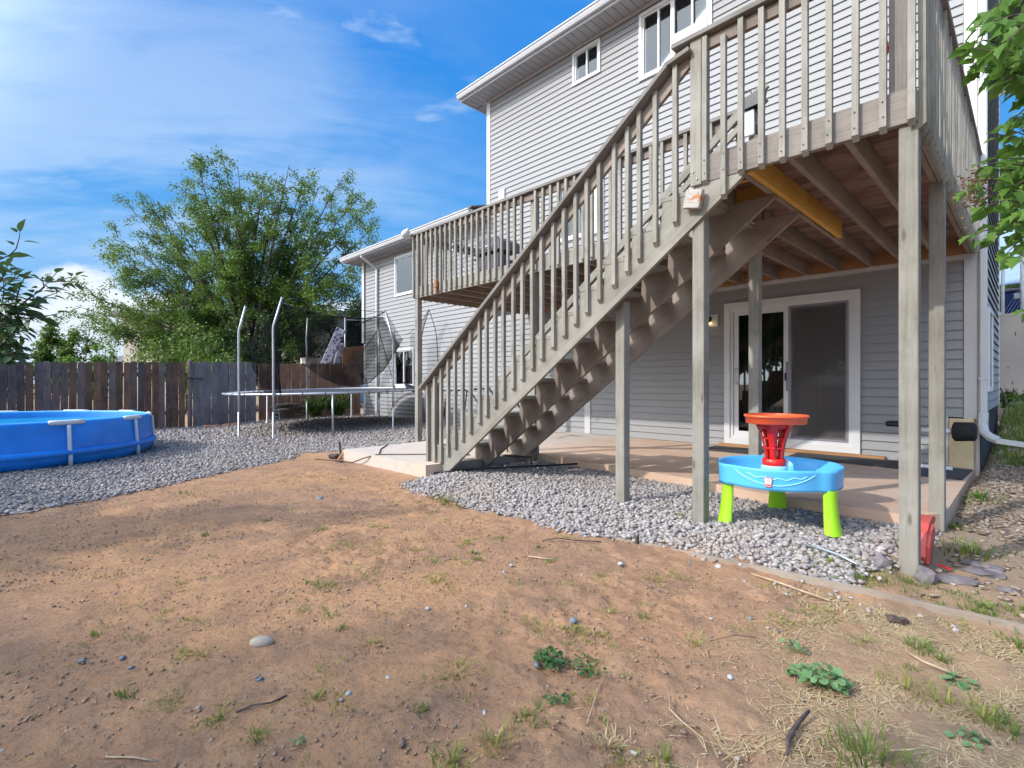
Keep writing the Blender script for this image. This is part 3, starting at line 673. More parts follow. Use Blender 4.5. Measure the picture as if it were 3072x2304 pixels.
# roofs: slope up away from the eave
def roof(x0, x1, ye, ze, depth, rise, over, name='roof'):
    V = []; zt = ze + 0.10
    for x in (x0, x1): V += [(x, ye, zt), (x, ye + depth, zt + rise), (x, ye + 2 * depth, zt), (x, ye, zt - .03), (x, ye + depth, zt + rise - .12), (x, ye + 2 * depth, zt - .03)]
    F = [(0, 6, 7, 1), (1, 7, 8, 2), (3, 4, 10, 9), (4, 5, 11, 10), (0, 3, 9, 6), (2, 8, 11, 5), (0, 1, 4, 3), (1, 2, 5, 4), (6, 9, 10, 7), (7, 10, 11, 8)]
    r = put(name, mesh_from(name, V, F, MT['shingle']), None, house); return r
roof(-9.37, 0.1, 7.36, 7.86, 3.4, 1.1, 0.5); roof(-15.45, -8.93, 7.36, 5.09, 3.4, 1.0, 0.5)
# soffit panels (ribbed vinyl, each about 30 cm) and gutters
def soffit(x0, x1, z, w=0.155):
    x = x0; n = 0
    while x < x1 - 0.01:
        xe = min(x + w, x1); box('soffit_panel', x, xe - 0.010, 7.44, WY - 0.025, z, z + 0.012, MT['soffit'], house, 0.002)
        x += w
    box('fascia', x0 - .02, x1 + .02, 7.415, 7.438, z - .01, z + .15, MT['gutter'], house)
    box('soffit_back', x0, x1, 7.45, WY, z + .016, z + .03, MT['interior'], house)
soffit(-9.35, 0.05, 7.765); 
box('fascia', -9.40, -9.372, 7.42, 14.1, 7.755, 7.95, MT['gutter'], house)
box('soffit_panel', -9.37, -8.9, WY, 13.9, 7.765, 7.777, MT['soffit'], house)
def gutter(x0, x1, z):
    prof = [(7.405, z), (7.345, z), (7.335, z + .02), (7.318, z + .055), (7.325, z + .075), (7.30, z + .095), (7.30, z + .115), (7.312, z + .115), (7.405, z + .10)]
    prism('gutter', prof, 'x', x0, x1, MT['gutter'], house)
gutter(-9.42, 0.1, 7.80); gutter(-15.5, -8.99, 5.03)
box('soffit_panel', -15.45, -8.95, 7.44, WY - .025, 5.02, 5.032, MT['soffit'], house)
box('fascia', -15.47, -8.97, 7.408, 7.438, 5.0, 5.14, MT['gutter'], house)
box('soffit_panel', -15.45, -14.98, WY - .02, 13.9, 5.02, 5.032, MT['soffit'], house)
box('fascia', -15.49, -15.46, 7.42, 14.1, 5.0, 5.16, MT['gutter'], house)
# downspouts
def downspout(pts, w=0.055):
    for i in range(len(pts) - 1):
        a, b = Vector(pts[i]), Vector(pts[i + 1]); d = (b - a).normalized() * 0.02
        beam('downspout', a - (d if i else d * 0), b + d, w, w * 0.8, MT['gutter'], house, up=(0, 1, 0), c=0.01)
downspout([(-14.18, 7.40, 5.03), (-14.18, 7.40, 4.97), (-14.05, WY - .07, 4.66), (-14.05, WY - .07, 0.22)], 0.07)
ds = [(-0.395, WY - .075, 7.7), (-0.395, WY - .075, 0.78)]
downspout(ds, 0.066)
box('downspout_strap', -0.44, -0.35, WY - .105, WY - .045, 1.17, 1.19, MT['gutter'], house); box('downspout_strap', -0.44, -0.35, WY - .105, WY - .045, 4.6, 4.62, MT['gutter'], house)
V, F = tube_geo([(-0.395, 7.825, 0.80), (-0.40, 7.80, 0.66), (-0.385, 7.74, 0.58), (-0.33, 7.68, 0.53), (-0.27, 7.66, 0.50)], 0.045, 8)
put('downspout_elbow', mesh_from('downspout_elbow', V, F, MT['gutter']), None, house)
sp = prism('downspout_extension', [(-0.055, 0), (0.055, 0), (0.055, 0.05), (-0.055, 0.05)], 'x', 0, 1.6, MT['gutter'], house, M=T(-0.29, 7.66, 0.475) @ Matrix.Rotation(rad(4), 4, 'Z') @ Matrix.Rotation(rad(7), 4, 'Y'))
# windows
def ring(name, x0, x1, z0, z1, w, y0, y1, mat, parent):
    V = []; F = []
    for y in (y0, y1):
        V += [(x0, y, z0), (x1, y, z0), (x1, y, z1), (x0, y, z1), (x0 + w, y, z0 + w), (x1 - w, y, z0 + w), (x1 - w, y, z1 - w), (x0 + w, y, z1 - w)]
    for i in range(4):
        j = (i + 1) % 4
        F += [(i, j, 4 + j, 4 + i), (8 + i, 12 + i, 12 + j, 8 + j), (i, 8 + i, 8 + j, j), (4 + i, 4 + j, 12 + j, 12 + i)]
    return put(name, mesh_from(name, V, F, mat), None, parent)
def window(o, fw=0.06, mull=None, backs=(), mat='white', glass='glass'):
    x0, x1, z0, z1 = o[0] - .045, o[1] + .045, o[2] - .045, o[3] + .045
    w = ring('window', x0, x1, z0, z1, fw, WY - .045, WY + .05, MT[mat], house)
    ring('sash', x0 + fw, x1 - fw, z0 + fw, z1 - fw, 0.03, WY - .022, WY + .04, MT[mat], w)
    xs = [x0 + fw + .03] + (mull or []) + [x1 - fw - .03]
    for m in (mull or []): box('mullion', m - .018, m + .018, WY - .030, WY + .035, z0 + fw + .031, z1 - fw - .031, MT[mat], w)
    for i in range(len(xs) - 1):
        box('pane', xs[i] + .02, xs[i + 1] - .02, WY - .003, WY + .001, z0 + fw + .028, z1 - fw - .028, MT[glass], w, 0.0005)
    for (a, b, c, d, m, dy) in backs:
        box('curtain', a, b, WY + dy, WY + dy + .01, c, d, MT[m], w, 0.001)
    return w
window(O_small, 0.05, [-6.04], [(-6.02, -5.76, 7.09, 7.9, 'white', .012), (-6.34, -6.06, 7.09, 7.9, 'greycloth', .02)])
wb = window(O_big, 0.055, [-4.50, -4.23], [(-4.82, -4.52, 7.08, 7.95, 'tanblind', .012), (-4.82, -4.52, 6.54, 7.07, 'greycloth', .012), (-4.48, -4.25, 6.54, 7.95, 'greycloth', .014), (-4.2, -3.62, 7.0, 7.95, 'white', .02)])
box('mullion', -4.26, -4.19, WY - .055, WY - .02, 6.5, 7.66, MT['white'], wb)
box('lower_panel', -4.19, -3.62, WY - .052, WY - .032, 6.50, 6.98, MT['white'], wb)
box('mullion', -3.90, -3.865, WY - .042, WY - .012, 6.98, 7.60, MT['white'], wb)
window(O_mid, 0.06, [-6.24], [(-6.74, -6.26, 4.05, 5.3, 'greycloth', .02), (-5.98, -5.69, 4.05, 5.3, 'white', .03)])
window(O_left, 0.055, [], [(-13.02, -11.92, 3.73, 4.95, 'greencloth', .02)])
window(O_base, 0.055, [-12.60], [(-12.58, -12.12, 1.09, 2.09, 'tanblind', .02), (-13.09, -12.64, 1.09, 2.09, 'greencloth', .04)])
box('vent_cover', -8.54, -8.35, WY - .055, WY - .012, 5.33, 5.55, MT['white'], house, 0.008)
# rooms behind the glass: dark box so openings read as rooms
for (o, nm) in ((O_small, 'a'), (O_big, 'b'), (O_mid, 'c'), (O_left, 'd'), (O_base, 'e')):
    box('room_back', o[0] - .3, o[1] + .3, WY + .9, WY + .92, o[2] - .3, min(o[3] + .3, 7.7), MT['interior'], house)
# sliding glass door
def sliding_door():
    d = ring('sliding_door', -3.354, -1.576, 0.205, 2.365, 0.085, WY - .05, WY + .06, MT['white'], house)
    ring('door_frame', -3.269, -1.661, 0.290, 2.28, 0.045, WY - .03, WY + .05, MT['white'], d)
    # left sliding sash, right fixed sash with a screen in front
    ring('door_sash', -3.22, -2.44, 0.335, 2.235, 0.07, WY - .012, WY + .02, MT['white'], d)
    box('door_pane', -3.15, -2.51, WY + .002, WY + .006, 0.40, 2.17, MT['doorglass'], d, 0.0005)
    ring('door_sash', -2.45, -1.706, 0.335, 2.235, 0.055, WY + .022, WY + .048, MT['white'], d)
    box('door_pane', -2.40, -1.76, WY + .033, WY + .037, 0.39, 2.18, MT['doorglass'], d, 0.0005)
    box('door_screen', -2.40, -1.715, WY - .022, WY - .020, 0.345, 2.225, MT['screen'], d, 0.0005)
    ring('screen_frame', -2.44, -1.706, 0.335, 2.235, 0.032, WY - .028, WY - .014, MT['greypl'], d)
    box('screen_stile', -2.485, -2.442, WY - .032, WY - .014, 0.335, 2.235, MT['white'], d)
    box('screen_latch', -2.475, -2.40, WY - .040, WY - .030, 1.02, 1.44, MT['greypl'], d)
    box('screen_latch', -2.485, -2.465, WY - .060, WY - .040, 1.17, 1.28, MT['black'], d)
    tube('door_handle', [(-3.185, WY - .014, 1.36), (-3.18, WY - .06, 1.33), (-3.175, WY - .075, 1.25), (-3.18, WY - .06, 1.16), (-3.185, WY - .014, 1.12)], 0.012, MT['white'], d)
    box('door_sill', -3.42, -1.30, WY - .13, WY - .03, 0.157, 0.203, MT['ledger'], d, 0.006)
    cols = 30                         # vertical folds of the curtain behind the right leaf
    V = []; F = []
    for i in range(cols * 4 + 1):
        x = -3.2 + 1.5 * i / (cols * 4); yy = WY + .30 + .035 * math.sin(i * 1.25) + .012 * math.sin(i * .37)
        V += [(x, yy, 0.2), (x, yy, 2.3)]
    for i in range(cols * 4): F.append((2 * i, 2 * i + 2, 2 * i + 3, 2 * i + 1))
    cur = plain('door_curtain', (0.34, 0.32, 0.30), 0.95, var=0.25, scale=3)
    put('door_curtain', mesh_from('door_curtain', V, F, cur, True), None, d)
sliding_door()
# wall lamp left of the door
lm = ring('wall_lamp', -3.60, -3.46, 2.03, 2.22, 0.02, WY - .04, WY - .012, MT['white'], house)
box('lamp_plate', -3.58, -3.48, WY - .034, WY - .020, 2.05, 2.20, MT['white'], lm)
V, F = lathe_geo([(0.001, 0), (0.035, 0.01), (0.05, 0.05), (0.05, 0.08), (0.03, 0.11), (0.001, 0.12)], 16)
put('lamp_shade', mesh_from('lamp_shade', V, F, MT['black'], True), T(-3.575, WY - .11, 2.08), lm)
V, F = lathe_geo([(0.001, -.03), (0.02, -.02), (0.028, 0.01), (0.001, 0.012)], 12)
put('bulb', mesh_from('bulb', V, F, MT['lamp'], True), T(-3.56, WY - .095, 2.085), lm)
print('siding', nsid)

# ------------------------------------------------------------------ deck
DK, CP, JO, RM = MT['deck'], MT['cap'], MT['joist'], MT['rim']
ZJ0, ZJ1, ZD = 2.63, 2.80, 2.83
deck = thing('wooden_deck', 'raised grey wooden deck on posts along the back of the house', 'deck', (-4, 6.4, 0.1))
# posts standing on the ground
for (x, y, z0) in ((-7.60, 5.055, 0.06), (-4.77, 5.055, 0.10), (-1.86, 5.055, 0.10), (-0.505, 4.95, 0.02), (-0.505, 3.735, -0.03), (-1.775, 3.735, 0.0)):
    vpost('post', x, y, z0, ZJ0, 0.092, DK, deck)
vpost('post', -2.56, 3.86, 0.02, 1.85, 0.092, DK, deck)
# rim boards
YF = 3.665; YB = 5.0
beam('rim_board', (-7.665, YB + .019, 2.732), (-1.815, YB + .019, 2.732), 0.038, 0.196, DK, deck)
beam('rim_board', (-1.81, YF + .019, 2.727), (-0.47, YF + .019, 2.727), 0.038, 0.20, RM, deck)
beam('rim_board', (-1.81, YF + .04, 2.71), (-1.81, YB + .04, 2.71), 0.036, 0.18, JO, deck)
beam('rim_board', (-0.479, YF - .0, 2.715), (-0.479, 7.86, 2.715), 0.036, 0.18, DK, deck)
beam('rim_board', (-0.520, YF + .04, 2.712), (-0.520, 7.84, 2.712), 0.038, 0.17, JO, deck)
beam('rim_board', (-7.645, YB + .04, 2.715), (-7.645, 7.86, 2.715), 0.036, 0.18, JO, deck)
beam('ledger_board', (-7.62, 7.872, 2.722), (-0.54, 7.872, 2.722), 0.036, 0.176, MT['ledger'], deck)
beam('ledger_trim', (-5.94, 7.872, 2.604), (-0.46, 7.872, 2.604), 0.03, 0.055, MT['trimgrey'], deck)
# joists, hung on steel hangers
jx = [-0.81, -1.14, -1.455, -1.78 - .03, -2.19, -2.58, -3.08] + [-3.49 - .41 * i for i in range(10)]
for i, x in enumerate(jx):
    y0 = YF + .04 if i < 3 else YB + .04
    if i == 3: y0 = YB + .10
    beam('joist', (x, y0, 2.714), (x, 7.85, 2.714), 0.040, 0.170, JO, deck)
    prism('joist_hanger', [(-.024, 0), (.024, 0), (.024, .12), (.021, .12), (.021, .003), (-.021, .003), (-.021, .12), (-.024, .12)], 'y', 0, .04, MT['steel'], deck, M=T(x, 7.811, 2.626))
beam('sister_joist', (-1.408, YF + .05, 2.713), (-1.390, 6.05, 2.713), 0.042, 0.176, MT['newwood'], deck)
for (x, y) in ((-1.62, 3.9), (-1.62, 4.45)):
    beam('blocking', (-1.79, y, 2.715), (-1.48, y, 2.715), 0.038, 0.15, MT['newwood'], deck)
# decking boards, laid along the house
y = YF + .042; n = 0
while y < 7.85:
    w = 0.138; x0 = -7.66 if y > YB - .05 else -1.80
    if y + w > 7.86: w = 7.86 - y
    dx = random.uniform(-.003, .003)
    beam('deck_board', (x0, y + w / 2, 2.8155 + random.uniform(-.001, .001)), (-0.50, y + w / 2, 2.8155), w, 0.028, MT['plank'], deck)
    y += 0.147
# railings
BW = 0.036
def bal(x, y, z0, z1, mat=None, face='y', bev=0.03):
    """2x2 baluster with a slanted foot"""
    h = BW / 2
    key = ('bal', round(z1 - z0, 2), face)
    if key not in _box:
        L = z1 - z0
        # local X = vertical
        pr = [(0.0, h), (bev, -h), (L, -h), (L, h)]
        V = [(p[0], s * h, p[1]) for s in (-1, 1) for p in pr]
        F = [(0, 1, 2, 3), (7, 6, 5, 4), (0, 4, 5, 1), (1, 5, 6, 2), (2, 6, 7, 3), (3, 7, 4, 0)]
        _box[key] = mesh_from('baluster', V, F, DK)
    R = Matrix(((0, 1, 0), (0, 0, 1), (1, 0, 0))).to_4x4() if face == 'y' else Matrix(((0, 0, -1), (0, 1, 0), (1, 0, 0))).to_4x4()
    R = T(x, y, z0) @ R @ Matrix.Rotation(random.uniform(-.006, .006), 4, 'Y')
    o = put('baluster', _box[key], R, deck if mat is None else mat); return o
def bal_on(parent, *a, **k): return bal(*a, mat=parent, **k)
x = -7.64
while x < -1.95:
    if not (-4.86 < x < -4.72): bal_on(deck, x, YB - .019, 2.635, 3.735)
    x += 0.1345
for i, xx in enumerate([-1.700, -1.438, -1.300, -1.166, -1.031, -0.895, -0.755, -0.618, -0.484]):
    bal_on(deck, xx, YF - .019, 2.60, 3.70)
bal_on(deck, -1.560, YF - .019, 2.46, 3.64)
for xx in (-1.700, -1.560, -1.438, -1.300, -1.166, -1.031, -0.895, -0.755, -0.618):
    for zz in (2.675, 2.775): put('screw', box_mesh(.009, .003, .009, MT['stick'], .001), T(xx + random.uniform(-.006, .006), YF - .0385, zz + random.uniform(-.01, .01)), deck)
y = YF + .05; 
while y < 7.80:
    bal_on(deck, -0.442, y, 2.585, 3.70, face='x'); y += 0.125
y = YB + .12
while y < 7.80:
    bal_on(deck, -7.684, y, 2.62, 3.735, face='x'); y += 0.135
# rail posts above the deck
for (x, y, w) in ((-7.60, YB + .085, .09), (-4.79, YB + .085, .09), (-1.775, YF + .085, .09), (-0.555, YF + .085, .09), (-1.87, YB + .085, .09), (-0.555, 7.80, .08), (-7.61, 7.80, .08)):
    vpost('rail_post', x, y, 2.83, 3.725, w, DK if x < -0.6 else CP, deck)
vpost('rail_post_face', -1.772, YF - .012, 2.615, 3.725, 0.088, DK, deck, d=0.022)
def rail(a, b, out, zt=3.775):
    a = Vector(a); b = Vector(b); o = Vector(out)
    beam('cap_rail', (a.x, a.y, zt - .019), (b.x, b.y, zt - .019), 0.138, 0.038, CP, deck)
    ia = a + o * -.0; ib = b + o * -.0
    beam('inner_rail', (ia.x, ia.y, zt - .095), (ib.x, ib.y, zt - .095), 0.036, 0.088, JO, deck)
rail((-7.71, YB + .02, 0), (-1.94, YB + .02, 0), (0, -1, 0), 3.775)
rail((-1.96, YF + .02, 0), (-0.40, YF + .02, 0), (0, -1, 0), 3.755)
rail((-0.475, YF + .09, 0), (-0.475, 7.86, 0), (1, 0, 0), 3.752)
rail((-7.655, YB + .09, 0), (-7.655, 7.86, 0), (-1, 0, 0), 3.772)
# rust stained end block and bolts
blk = put('rust_stained_block', box_mesh(0.13, 0.045, 0.135, MT['rust'], .003), T(-1.775, YF - .048, 2.505) @ Matrix.Rotation(rad(13), 4, 'Y'), deck)
for (x, z) in ((-1.79, 2.72), (-1.76, 2.66)):
    put('bolt', box_mesh(.014, .014, .014, MT['steel'], .004), T(x, YF - .026, z), deck)

# ------------------------------------------------------------------ staircase
st = thing('wooden_staircase', 'long grey wooden staircase with open treads rising to the deck', 'staircase', (-5.1, 4.2, 0.1))
NT = 12; RI = 0.202; RU = 0.2765; X0 = -2.075; Z0 = 2.600
def zb(x): return 0.07 + 0.733 * (x + 4.874)
def stringer(y0, mat, xe=-1.40):
    top = []
    for k in range(NT):
        xk = X0 - RU * k; z = Z0 - RI * k - .038
        top += [(xk + RU + .004, z), (xk + .016, z)]
    poly = [(xe, zb(xe)), (xe, 2.622), (X0 + RU + .02, 2.622)] + top + [(X0 - RU * (NT - 1) + .016, 0.12), (-5.16, 0.06), (-4.91, 0.045)]
    n = len(poly); V = [(p[0], y, p[1]) for y in (y0, y0 + .038) for p in poly]
    F = [(i, (i + 1) % n, n + (i + 1) % n, n + i) for i in range(n)]
    from mathutils.geometry import tessellate_polygon
    tri = tessellate_polygon([[Vector((p[0], p[1], 0)) for p in poly]])
    F += [tuple(t) for t in tri] + [tuple(n + i for i in t[::-1]) for t in tri]
    # local X runs along the slope so that the grain does too
    ang = math.atan(0.733); R = T(-5.1, y0, 0) @ Matrix.Rotation(-ang, 4, 'Y'); Ri = R.inverted()
    import bmesh
    me = mesh_from('stringer', [Ri @ Vector(v) for v in V], F, mat)
    bm = bmesh.new(); bm.from_mesh(me); bmesh.ops.recalc_face_normals(bm, faces=bm.faces); bm.to_mesh(me); bm.free()
    put('stringer', me, R, st)
stringer(YF, DK, -1.44); stringer(4.27, JO, -1.43); stringer(4.87, JO, -1.43)
for k in range(NT):
    xk = X0 - RU * k; z = Z0 - RI * k - .019
    for j in range(2):
        beam('tread', (xk + .0 + j * .142 + .068, YF - .004, z), (xk + j * .142 + .068, 4.915, z + random.uniform(-.002, .002)), 0.136, 0.038, DK, st)
def zh(x): return 1.100 + 0.744 * (x + 5.36)          # top of the hand rail
for xm in (-1.953, -2.127, -2.272, -2.388, -2.52, -2.67, -2.807, -2.936, -3.071, -3.208, -3.356, -3.484, -3.627, -3.758, -3.907, -4.038, -4.174, -4.294, -4.453, -4.596, -4.731, -4.87, -5.007, -5.14, -5.285):
    x = xm + .018; zl = 2.353 + .7217 * (xm + 1.941); zt = zh(x) - .055
    if xm < -5.03: zl = 0.10 if xm > -5.2 else 0.06
    bal_on(st, x, YF - .019, zl, zt, bev=0.035)
beam('hand_rail', (-5.385, YF - .02, zh(-5.385) - .019), (-1.985, YF - .02, zh(-1.985) - .019), 0.132, 0.038, CP, st)
beam('hand_rail', (-2.0, YF - .02, zh(-1.985) - .010), (-1.80, YF - .02, zh(-1.985) + .028), 0.118, 0.036, CP, st)
beam('lower_rail', (-5.25, YF + .018, zh(-5.25) - .125), (-1.83, YF + .018, zh(-1.83) - .125), 0.036, 0.088, JO, st)
vpost('newel_post', -5.235, YF + .05, -0.02, zh(-5.235) - .06, 0.09, DK, st)
vpost('newel_post', -5.235, 4.97, 0.10, zh(-5.235) - .02, 0.09, DK, st)
for dz, w, hh in ((-.0, .036, .085), (-.135, .036, .06)):
    beam('far_rail', (-5.3, 4.94, zh(-5.3) + .06 + dz), (-1.72, 4.94, zh(-1.72) + .085 + dz), w, hh, DK, st)
for k in range(NT):                           # short cleats carrying the far ends of the treads
    xk = X0 - RU * k
    beam('cleat', (xk + .03, 4.60, Z0 - RI * k - .04), (xk + .03, 4.60, Z0 - RI * k - .14), .03, .03, JO, st) if k % 2 else None

# things kept on and by the deck -------------------------------------------
t = thing('covered_grill', 'dark grey covered barbecue grill on the deck behind the railing', 'grill', (-7.1, 6.6, ZD))
box('cabinet', -7.42, -6.85, 6.3, 6.8, ZD + .12, ZD + .72, MT['darkgrey'], t, .02)
prism('lid', [(-7.50, 3.60), (-6.78, 3.60), (-6.80, 3.76), (-6.92, 3.85), (-7.36, 3.85), (-7.48, 3.76)], 'y', 6.26, 6.84, MT['darkgrey'], t)
box('side_shelf', -7.62, -7.43, 6.34, 6.76, 3.52, 3.56, MT['black'], t, .01)
for sx in (-7.38, -6.89):
    for sy in (6.34, 6.76): box('leg', sx - .02, sx + .02, sy - .02, sy + .02, ZD, ZD + .12, MT['black'], t)
tube('handle', [(-7.35, 6.24, 3.68), (-7.35, 6.2, 3.68), (-6.93, 6.2, 3.68), (-6.93, 6.24, 3.68)], .012, MT['steel'], t)
t = thing('storage_box', 'grey plastic storage box with dark lid beside the covered grill on the deck', 'box', (-6.3, 6.4, ZD))
box('body', -6.62, -6.05, 6.35, 6.8, ZD, ZD + .50, MT['black'], t, .02); box('lid', -6.66, -6.01, 6.31, 6.84, ZD + .502, ZD + .60, MT['greypl'], t, .02)
t = thing('security_light', 'round white floodlight at the left end of the deck railing', 'light', (-7.70, 4.93, 3.80))
V, F = lathe_geo([(0.001, .085), (.03, .08), (.06, .05), (.075, 0.0), (.07, -.02), (.001, -.02)], 18)
put('lens_hood', mesh_from('lens_hood', V, F, MT['white'], True), T(-7.73, 4.88, 3.78) @ Matrix.Rotation(rad(120), 4, 'X'), t)
box('bracket', -7.72, -7.66, 4.86, 4.93, 3.776, 3.80, MT['white'], t, .008)
box('sensor', -7.69, -7.64, 4.85, 4.90, 3.80, 3.86, MT['white'], t, .012)
t = thing('hanging_lantern', 'black topped lantern with pale panel hanging on the upper stair railing', 'lantern', (-1.80, 4.90, 3.45))
prism('hood', [(-1.905, 3.76), (-1.70, 3.80), (-1.715, 3.70), (-1.72, 3.67), (-1.88, 3.66)], 'y', 4.80, 4.90, MT['black'], t)
box('panel', -1.885, -1.79, 4.83, 4.86, 3.42, 3.655, MT['whitemetal'], t, .006)
tube('arm', [(-1.78, 4.85, 3.68), (-1.76, 4.86, 3.50), (-1.775, 4.86, 3.42)], .010, MT['black'], t)
tube('wire', [(-1.88, 4.84, 3.76), (-1.90, 4.86, 3.84), (-1.84, 4.9, 3.86), (-1.82, 4.86, 3.77)], .005, MT['black'], t)
t = thing('red_plastic_shovel', 'small red plastic thing hanging at the right corner post of the deck', 'toy', (-0.60, YF + .03, 3.1))
tag(t, None)
V, F = lathe_geo([(0.001, -.05), (.018, -.035), (.024, 0), (.016, .05), (.010, .12), (.001, .14)], 12)
put('handle', mesh_from('handle', V, F, MT['red'], True), T(-0.625, YF + .06, 3.13), t)
put('blade', mesh_from('blade', V, F, MT['whitemetal'], True), T(-0.622, YF + .06, 3.26) @ Matrix.Diagonal((.7, .4, 1, 1)), t)
t = thing('red_cushion', 'red and grey striped cushion lying at the right end of the deck', 'cushion', (-0.9, 3.85, ZD))
V = []; F = []
for i in range(15):
    for j in range(9):
        u = i / 14; v = j / 8
        V.append((-1.06 + .40 * u, 3.76 + .45 * v, ZD + .006 + (.085 * (math.sin(math.pi * u) * math.sin(math.pi * v)) ** .5) * (1 + .25 * math.sin(9 * u + 3 * v))))
for i in range(14):
    for j in range(8): F.append((i * 9 + j, i * 9 + 9 + j, i * 9 + 10 + j, i * 9 + j + 1))
put('cover', mesh_from('cover', V, F, MT['coral'], True), None, t)
box('base', -1.06, -0.66, 3.76, 4.21, ZD + .0005, ZD + .02, MT['greypl'], t, .008)
t = thing('wooden_ornament', 'small tan wooden block fixed to the deck rim near its left end', 'ornament', (-6.93, 4.93, 2.75))
box('block', -6.955, -6.895, 4.925, 4.978, 2.72, 2.86, MT['ledger'], t, .01)
box('lower_block', -6.945, -6.905, 4.93, 4.978, 2.62, 2.715, MT['terra'], t, .008)
# chain with beads hanging at the left bay
t = thing('wind_chime', 'white knotted rope chime hanging behind the left railing balusters', 'wind chime', (-6.95, 5.6, 3.6))
for i, xx in enumerate((-7.2, -6.92)):
    V, F = tube_geo([(xx + .012 * math.sin(k * 1.3), 5.5 + .012 * math.cos(k * 1.3), 3.62 - k * .022) for k in range(34)], .014, 6)
    put('strand', mesh_from('strand', V, F, MT['whitemetal'], True), None, t)
tube('hook_bar', [(-7.3, 5.5, 3.64), (-6.8, 5.5, 3.64)], .012, MT['bark'], t)

# ------------------------------------------------------------------ fence
def fence_top(y): return 1.585 + 0.028 * (y + 0.3)
def picket(x, y, z0, z1, w, mat, parent, name='picket'):
    L = round(z1 - z0, 2); key = ('pk', L, round(w, 3), mat.name)
    if key not in _box:
        h = w / 2; c = .028; pr = [(0, -h), (L - c, -h), (L, -h + c), (L, h - c), (L - c, h), (0, h)]
        V = [(p[0], p[1], s) for s in (-.009, .009) for p in pr]; n = 6
        F = [tuple(range(n))[::-1], tuple(range(n, 2 * n))] + [(i, (i + 1) % n, n + (i + 1) % n, n + i) for i in range(n)]
        _box[key] = mesh_from('picket', V, F, mat)
    # local X up, local Y along world Y, local Z along -X
    R = Matrix(((0, 0, -1), (0, 1, 0), (1, 0, 0))).to_4x4()
    R = T(x, y, z0) @ R @ Matrix.Rotation(random.uniform(-.009, .009), 4, 'Z') @ Matrix.Rotation(random.uniform(-.012, .012), 4, 'X')
    return put(name, _box[key], R, parent)
def fence_sec(label, y0, y1, mat, pitch, w, x=-15.0, zoff=0., jit=.012, extra=None, rails=True):
    f = thing('wooden_fence', label, 'fence', (x, (y0 + y1) / 2, 0.05), 'board fence sections closing the yard')
    y = y0 + w / 2
    while y < y1 - w * .4:
        z0 = float(gz(x, y)) - .04
        mm = mat
        if mat is MT['fence_dark'] and random.random() < (.15 if y < .6 else .55): mm = MT['fence_brown']
        picket(x + random.uniform(-.007, .007), y, z0, round(fence_top(y) + zoff + random.uniform(-jit, jit), 2), w - random.choice((.004, .005, .007)), mm, f)
        y += pitch
    if rails:
        for z in (.30, 1.25): beam('fence_rail', (x - .035, y0, z + .05), (x - .035, y1, z + .10), .04, .088, mat, f)
        yy = y0 + .1
        while yy < y1: vpost('fence_post', x - .09, yy, 0.0, fence_top(yy) - .1, .09, mat, f); yy += 2.4
    return f
fence_sec('dark weathered brown picket fence behind the blue pool', -6.2, 3.02, MT['fence_dark'], .139, .138, x=-15.0)
f2 = fence_sec('silvery grey picket gate between the pool fence and the trampoline fence', 3.14, 4.72, MT['fence_grey'], .137, .137, x=-14.95, zoff=.0, jit=.008)
fence_sec('reddish brown picket fence behind the trampoline, reaching the house corner', 4.74, 7.86, MT['fence_red'], .128, .127, x=-15.05, zoff=-.03, jit=.006)
gp = thing('fence_post', 'round topped dark post where the brown fence meets the grey gate', 'post', (-14.97, 3.07, 0))
vpost('shaft', -14.96, 3.075, -.02, 1.74, .10, MT['fence_dark'], gp, c=.03)
beam('latch', (-14.89, 2.98, 1.27), (-14.88, 3.36, 1.24), .02, .03, MT['black'], gp)
# ------------------------------------------------------------------ upper terrace beyond the fence
prism('retaining_wall', [(-16.2, -0.2), (-16.2, 1.95), (-15.8, 1.95), (-15.8, -0.2)], 'y', 6.35, 7.2, MT['concrete'])
tag(bpy.data.objects['retaining_wall'], 'pale concrete retaining wall behind the reddish fence, left of the house', 'wall')
box_ = thing('plywood_panel', 'orange plywood panel propped between the fence and the house corner', 'panel', (-15.6, 8.2, 1.5))
prism('sheet', [(0, 0), (1.0, 0), (1.0, .93), (0, .80)], 'y', 0, .02, MT['ply'], box_, M=T(-15.5, 7.42, 1.50) @ Matrix.Rotation(rad(102), 4, 'Z'))
for (nm, x, y, w, h, lean, lab) in (('floral_cushion', -15.55, 6.86, .30, 1.25, 24, 'long white cushion with purple floral print leaning above the fence'), ('floral_cushion', -15.5, 7.22, .20, .72, 12, 'smaller purple floral cushion standing beside the taller one')):
    t = thing(nm, lab, 'cushion', (x, y, 1.75))
    M = T(x, y, 1.72) @ Matrix.Rotation(rad(50), 4, 'Z') @ Matrix.Rotation(rad(lean), 4, 'Y')
    put('pad', box_mesh(w, .10, h, MT['floral'], .04), M @ T(0, 0, h / 2), t)
    put('seam', box_mesh(w + .01, .012, h + .01, MT['white'], .003), M @ T(0, 0, h / 2), t)
cl = thing('chain_link_fence', 'blue grey chain link fence post and mesh beyond the wooden fence, beside the house', 'fence', (-16.3, 8.4, 1.7))
tube('fence_pole', [(-16.3, 7.90, 1.2), (-16.3, 7.90, 3.37)], .035, MT['steel'], cl)
tube('top_rail', [(-16.3, 7.90, 3.30), (-16.9, 10.2, 3.50)], .018, MT['steel'], cl)
put('mesh_panel', mesh_from('mesh_panel', [(-16.3, 7.90, 1.4), (-16.9, 10.2, 1.4), (-16.9, 10.2, 3.50), (-16.3, 7.90, 3.30)], [(0, 1, 2, 3)], MT['net']), None, cl)

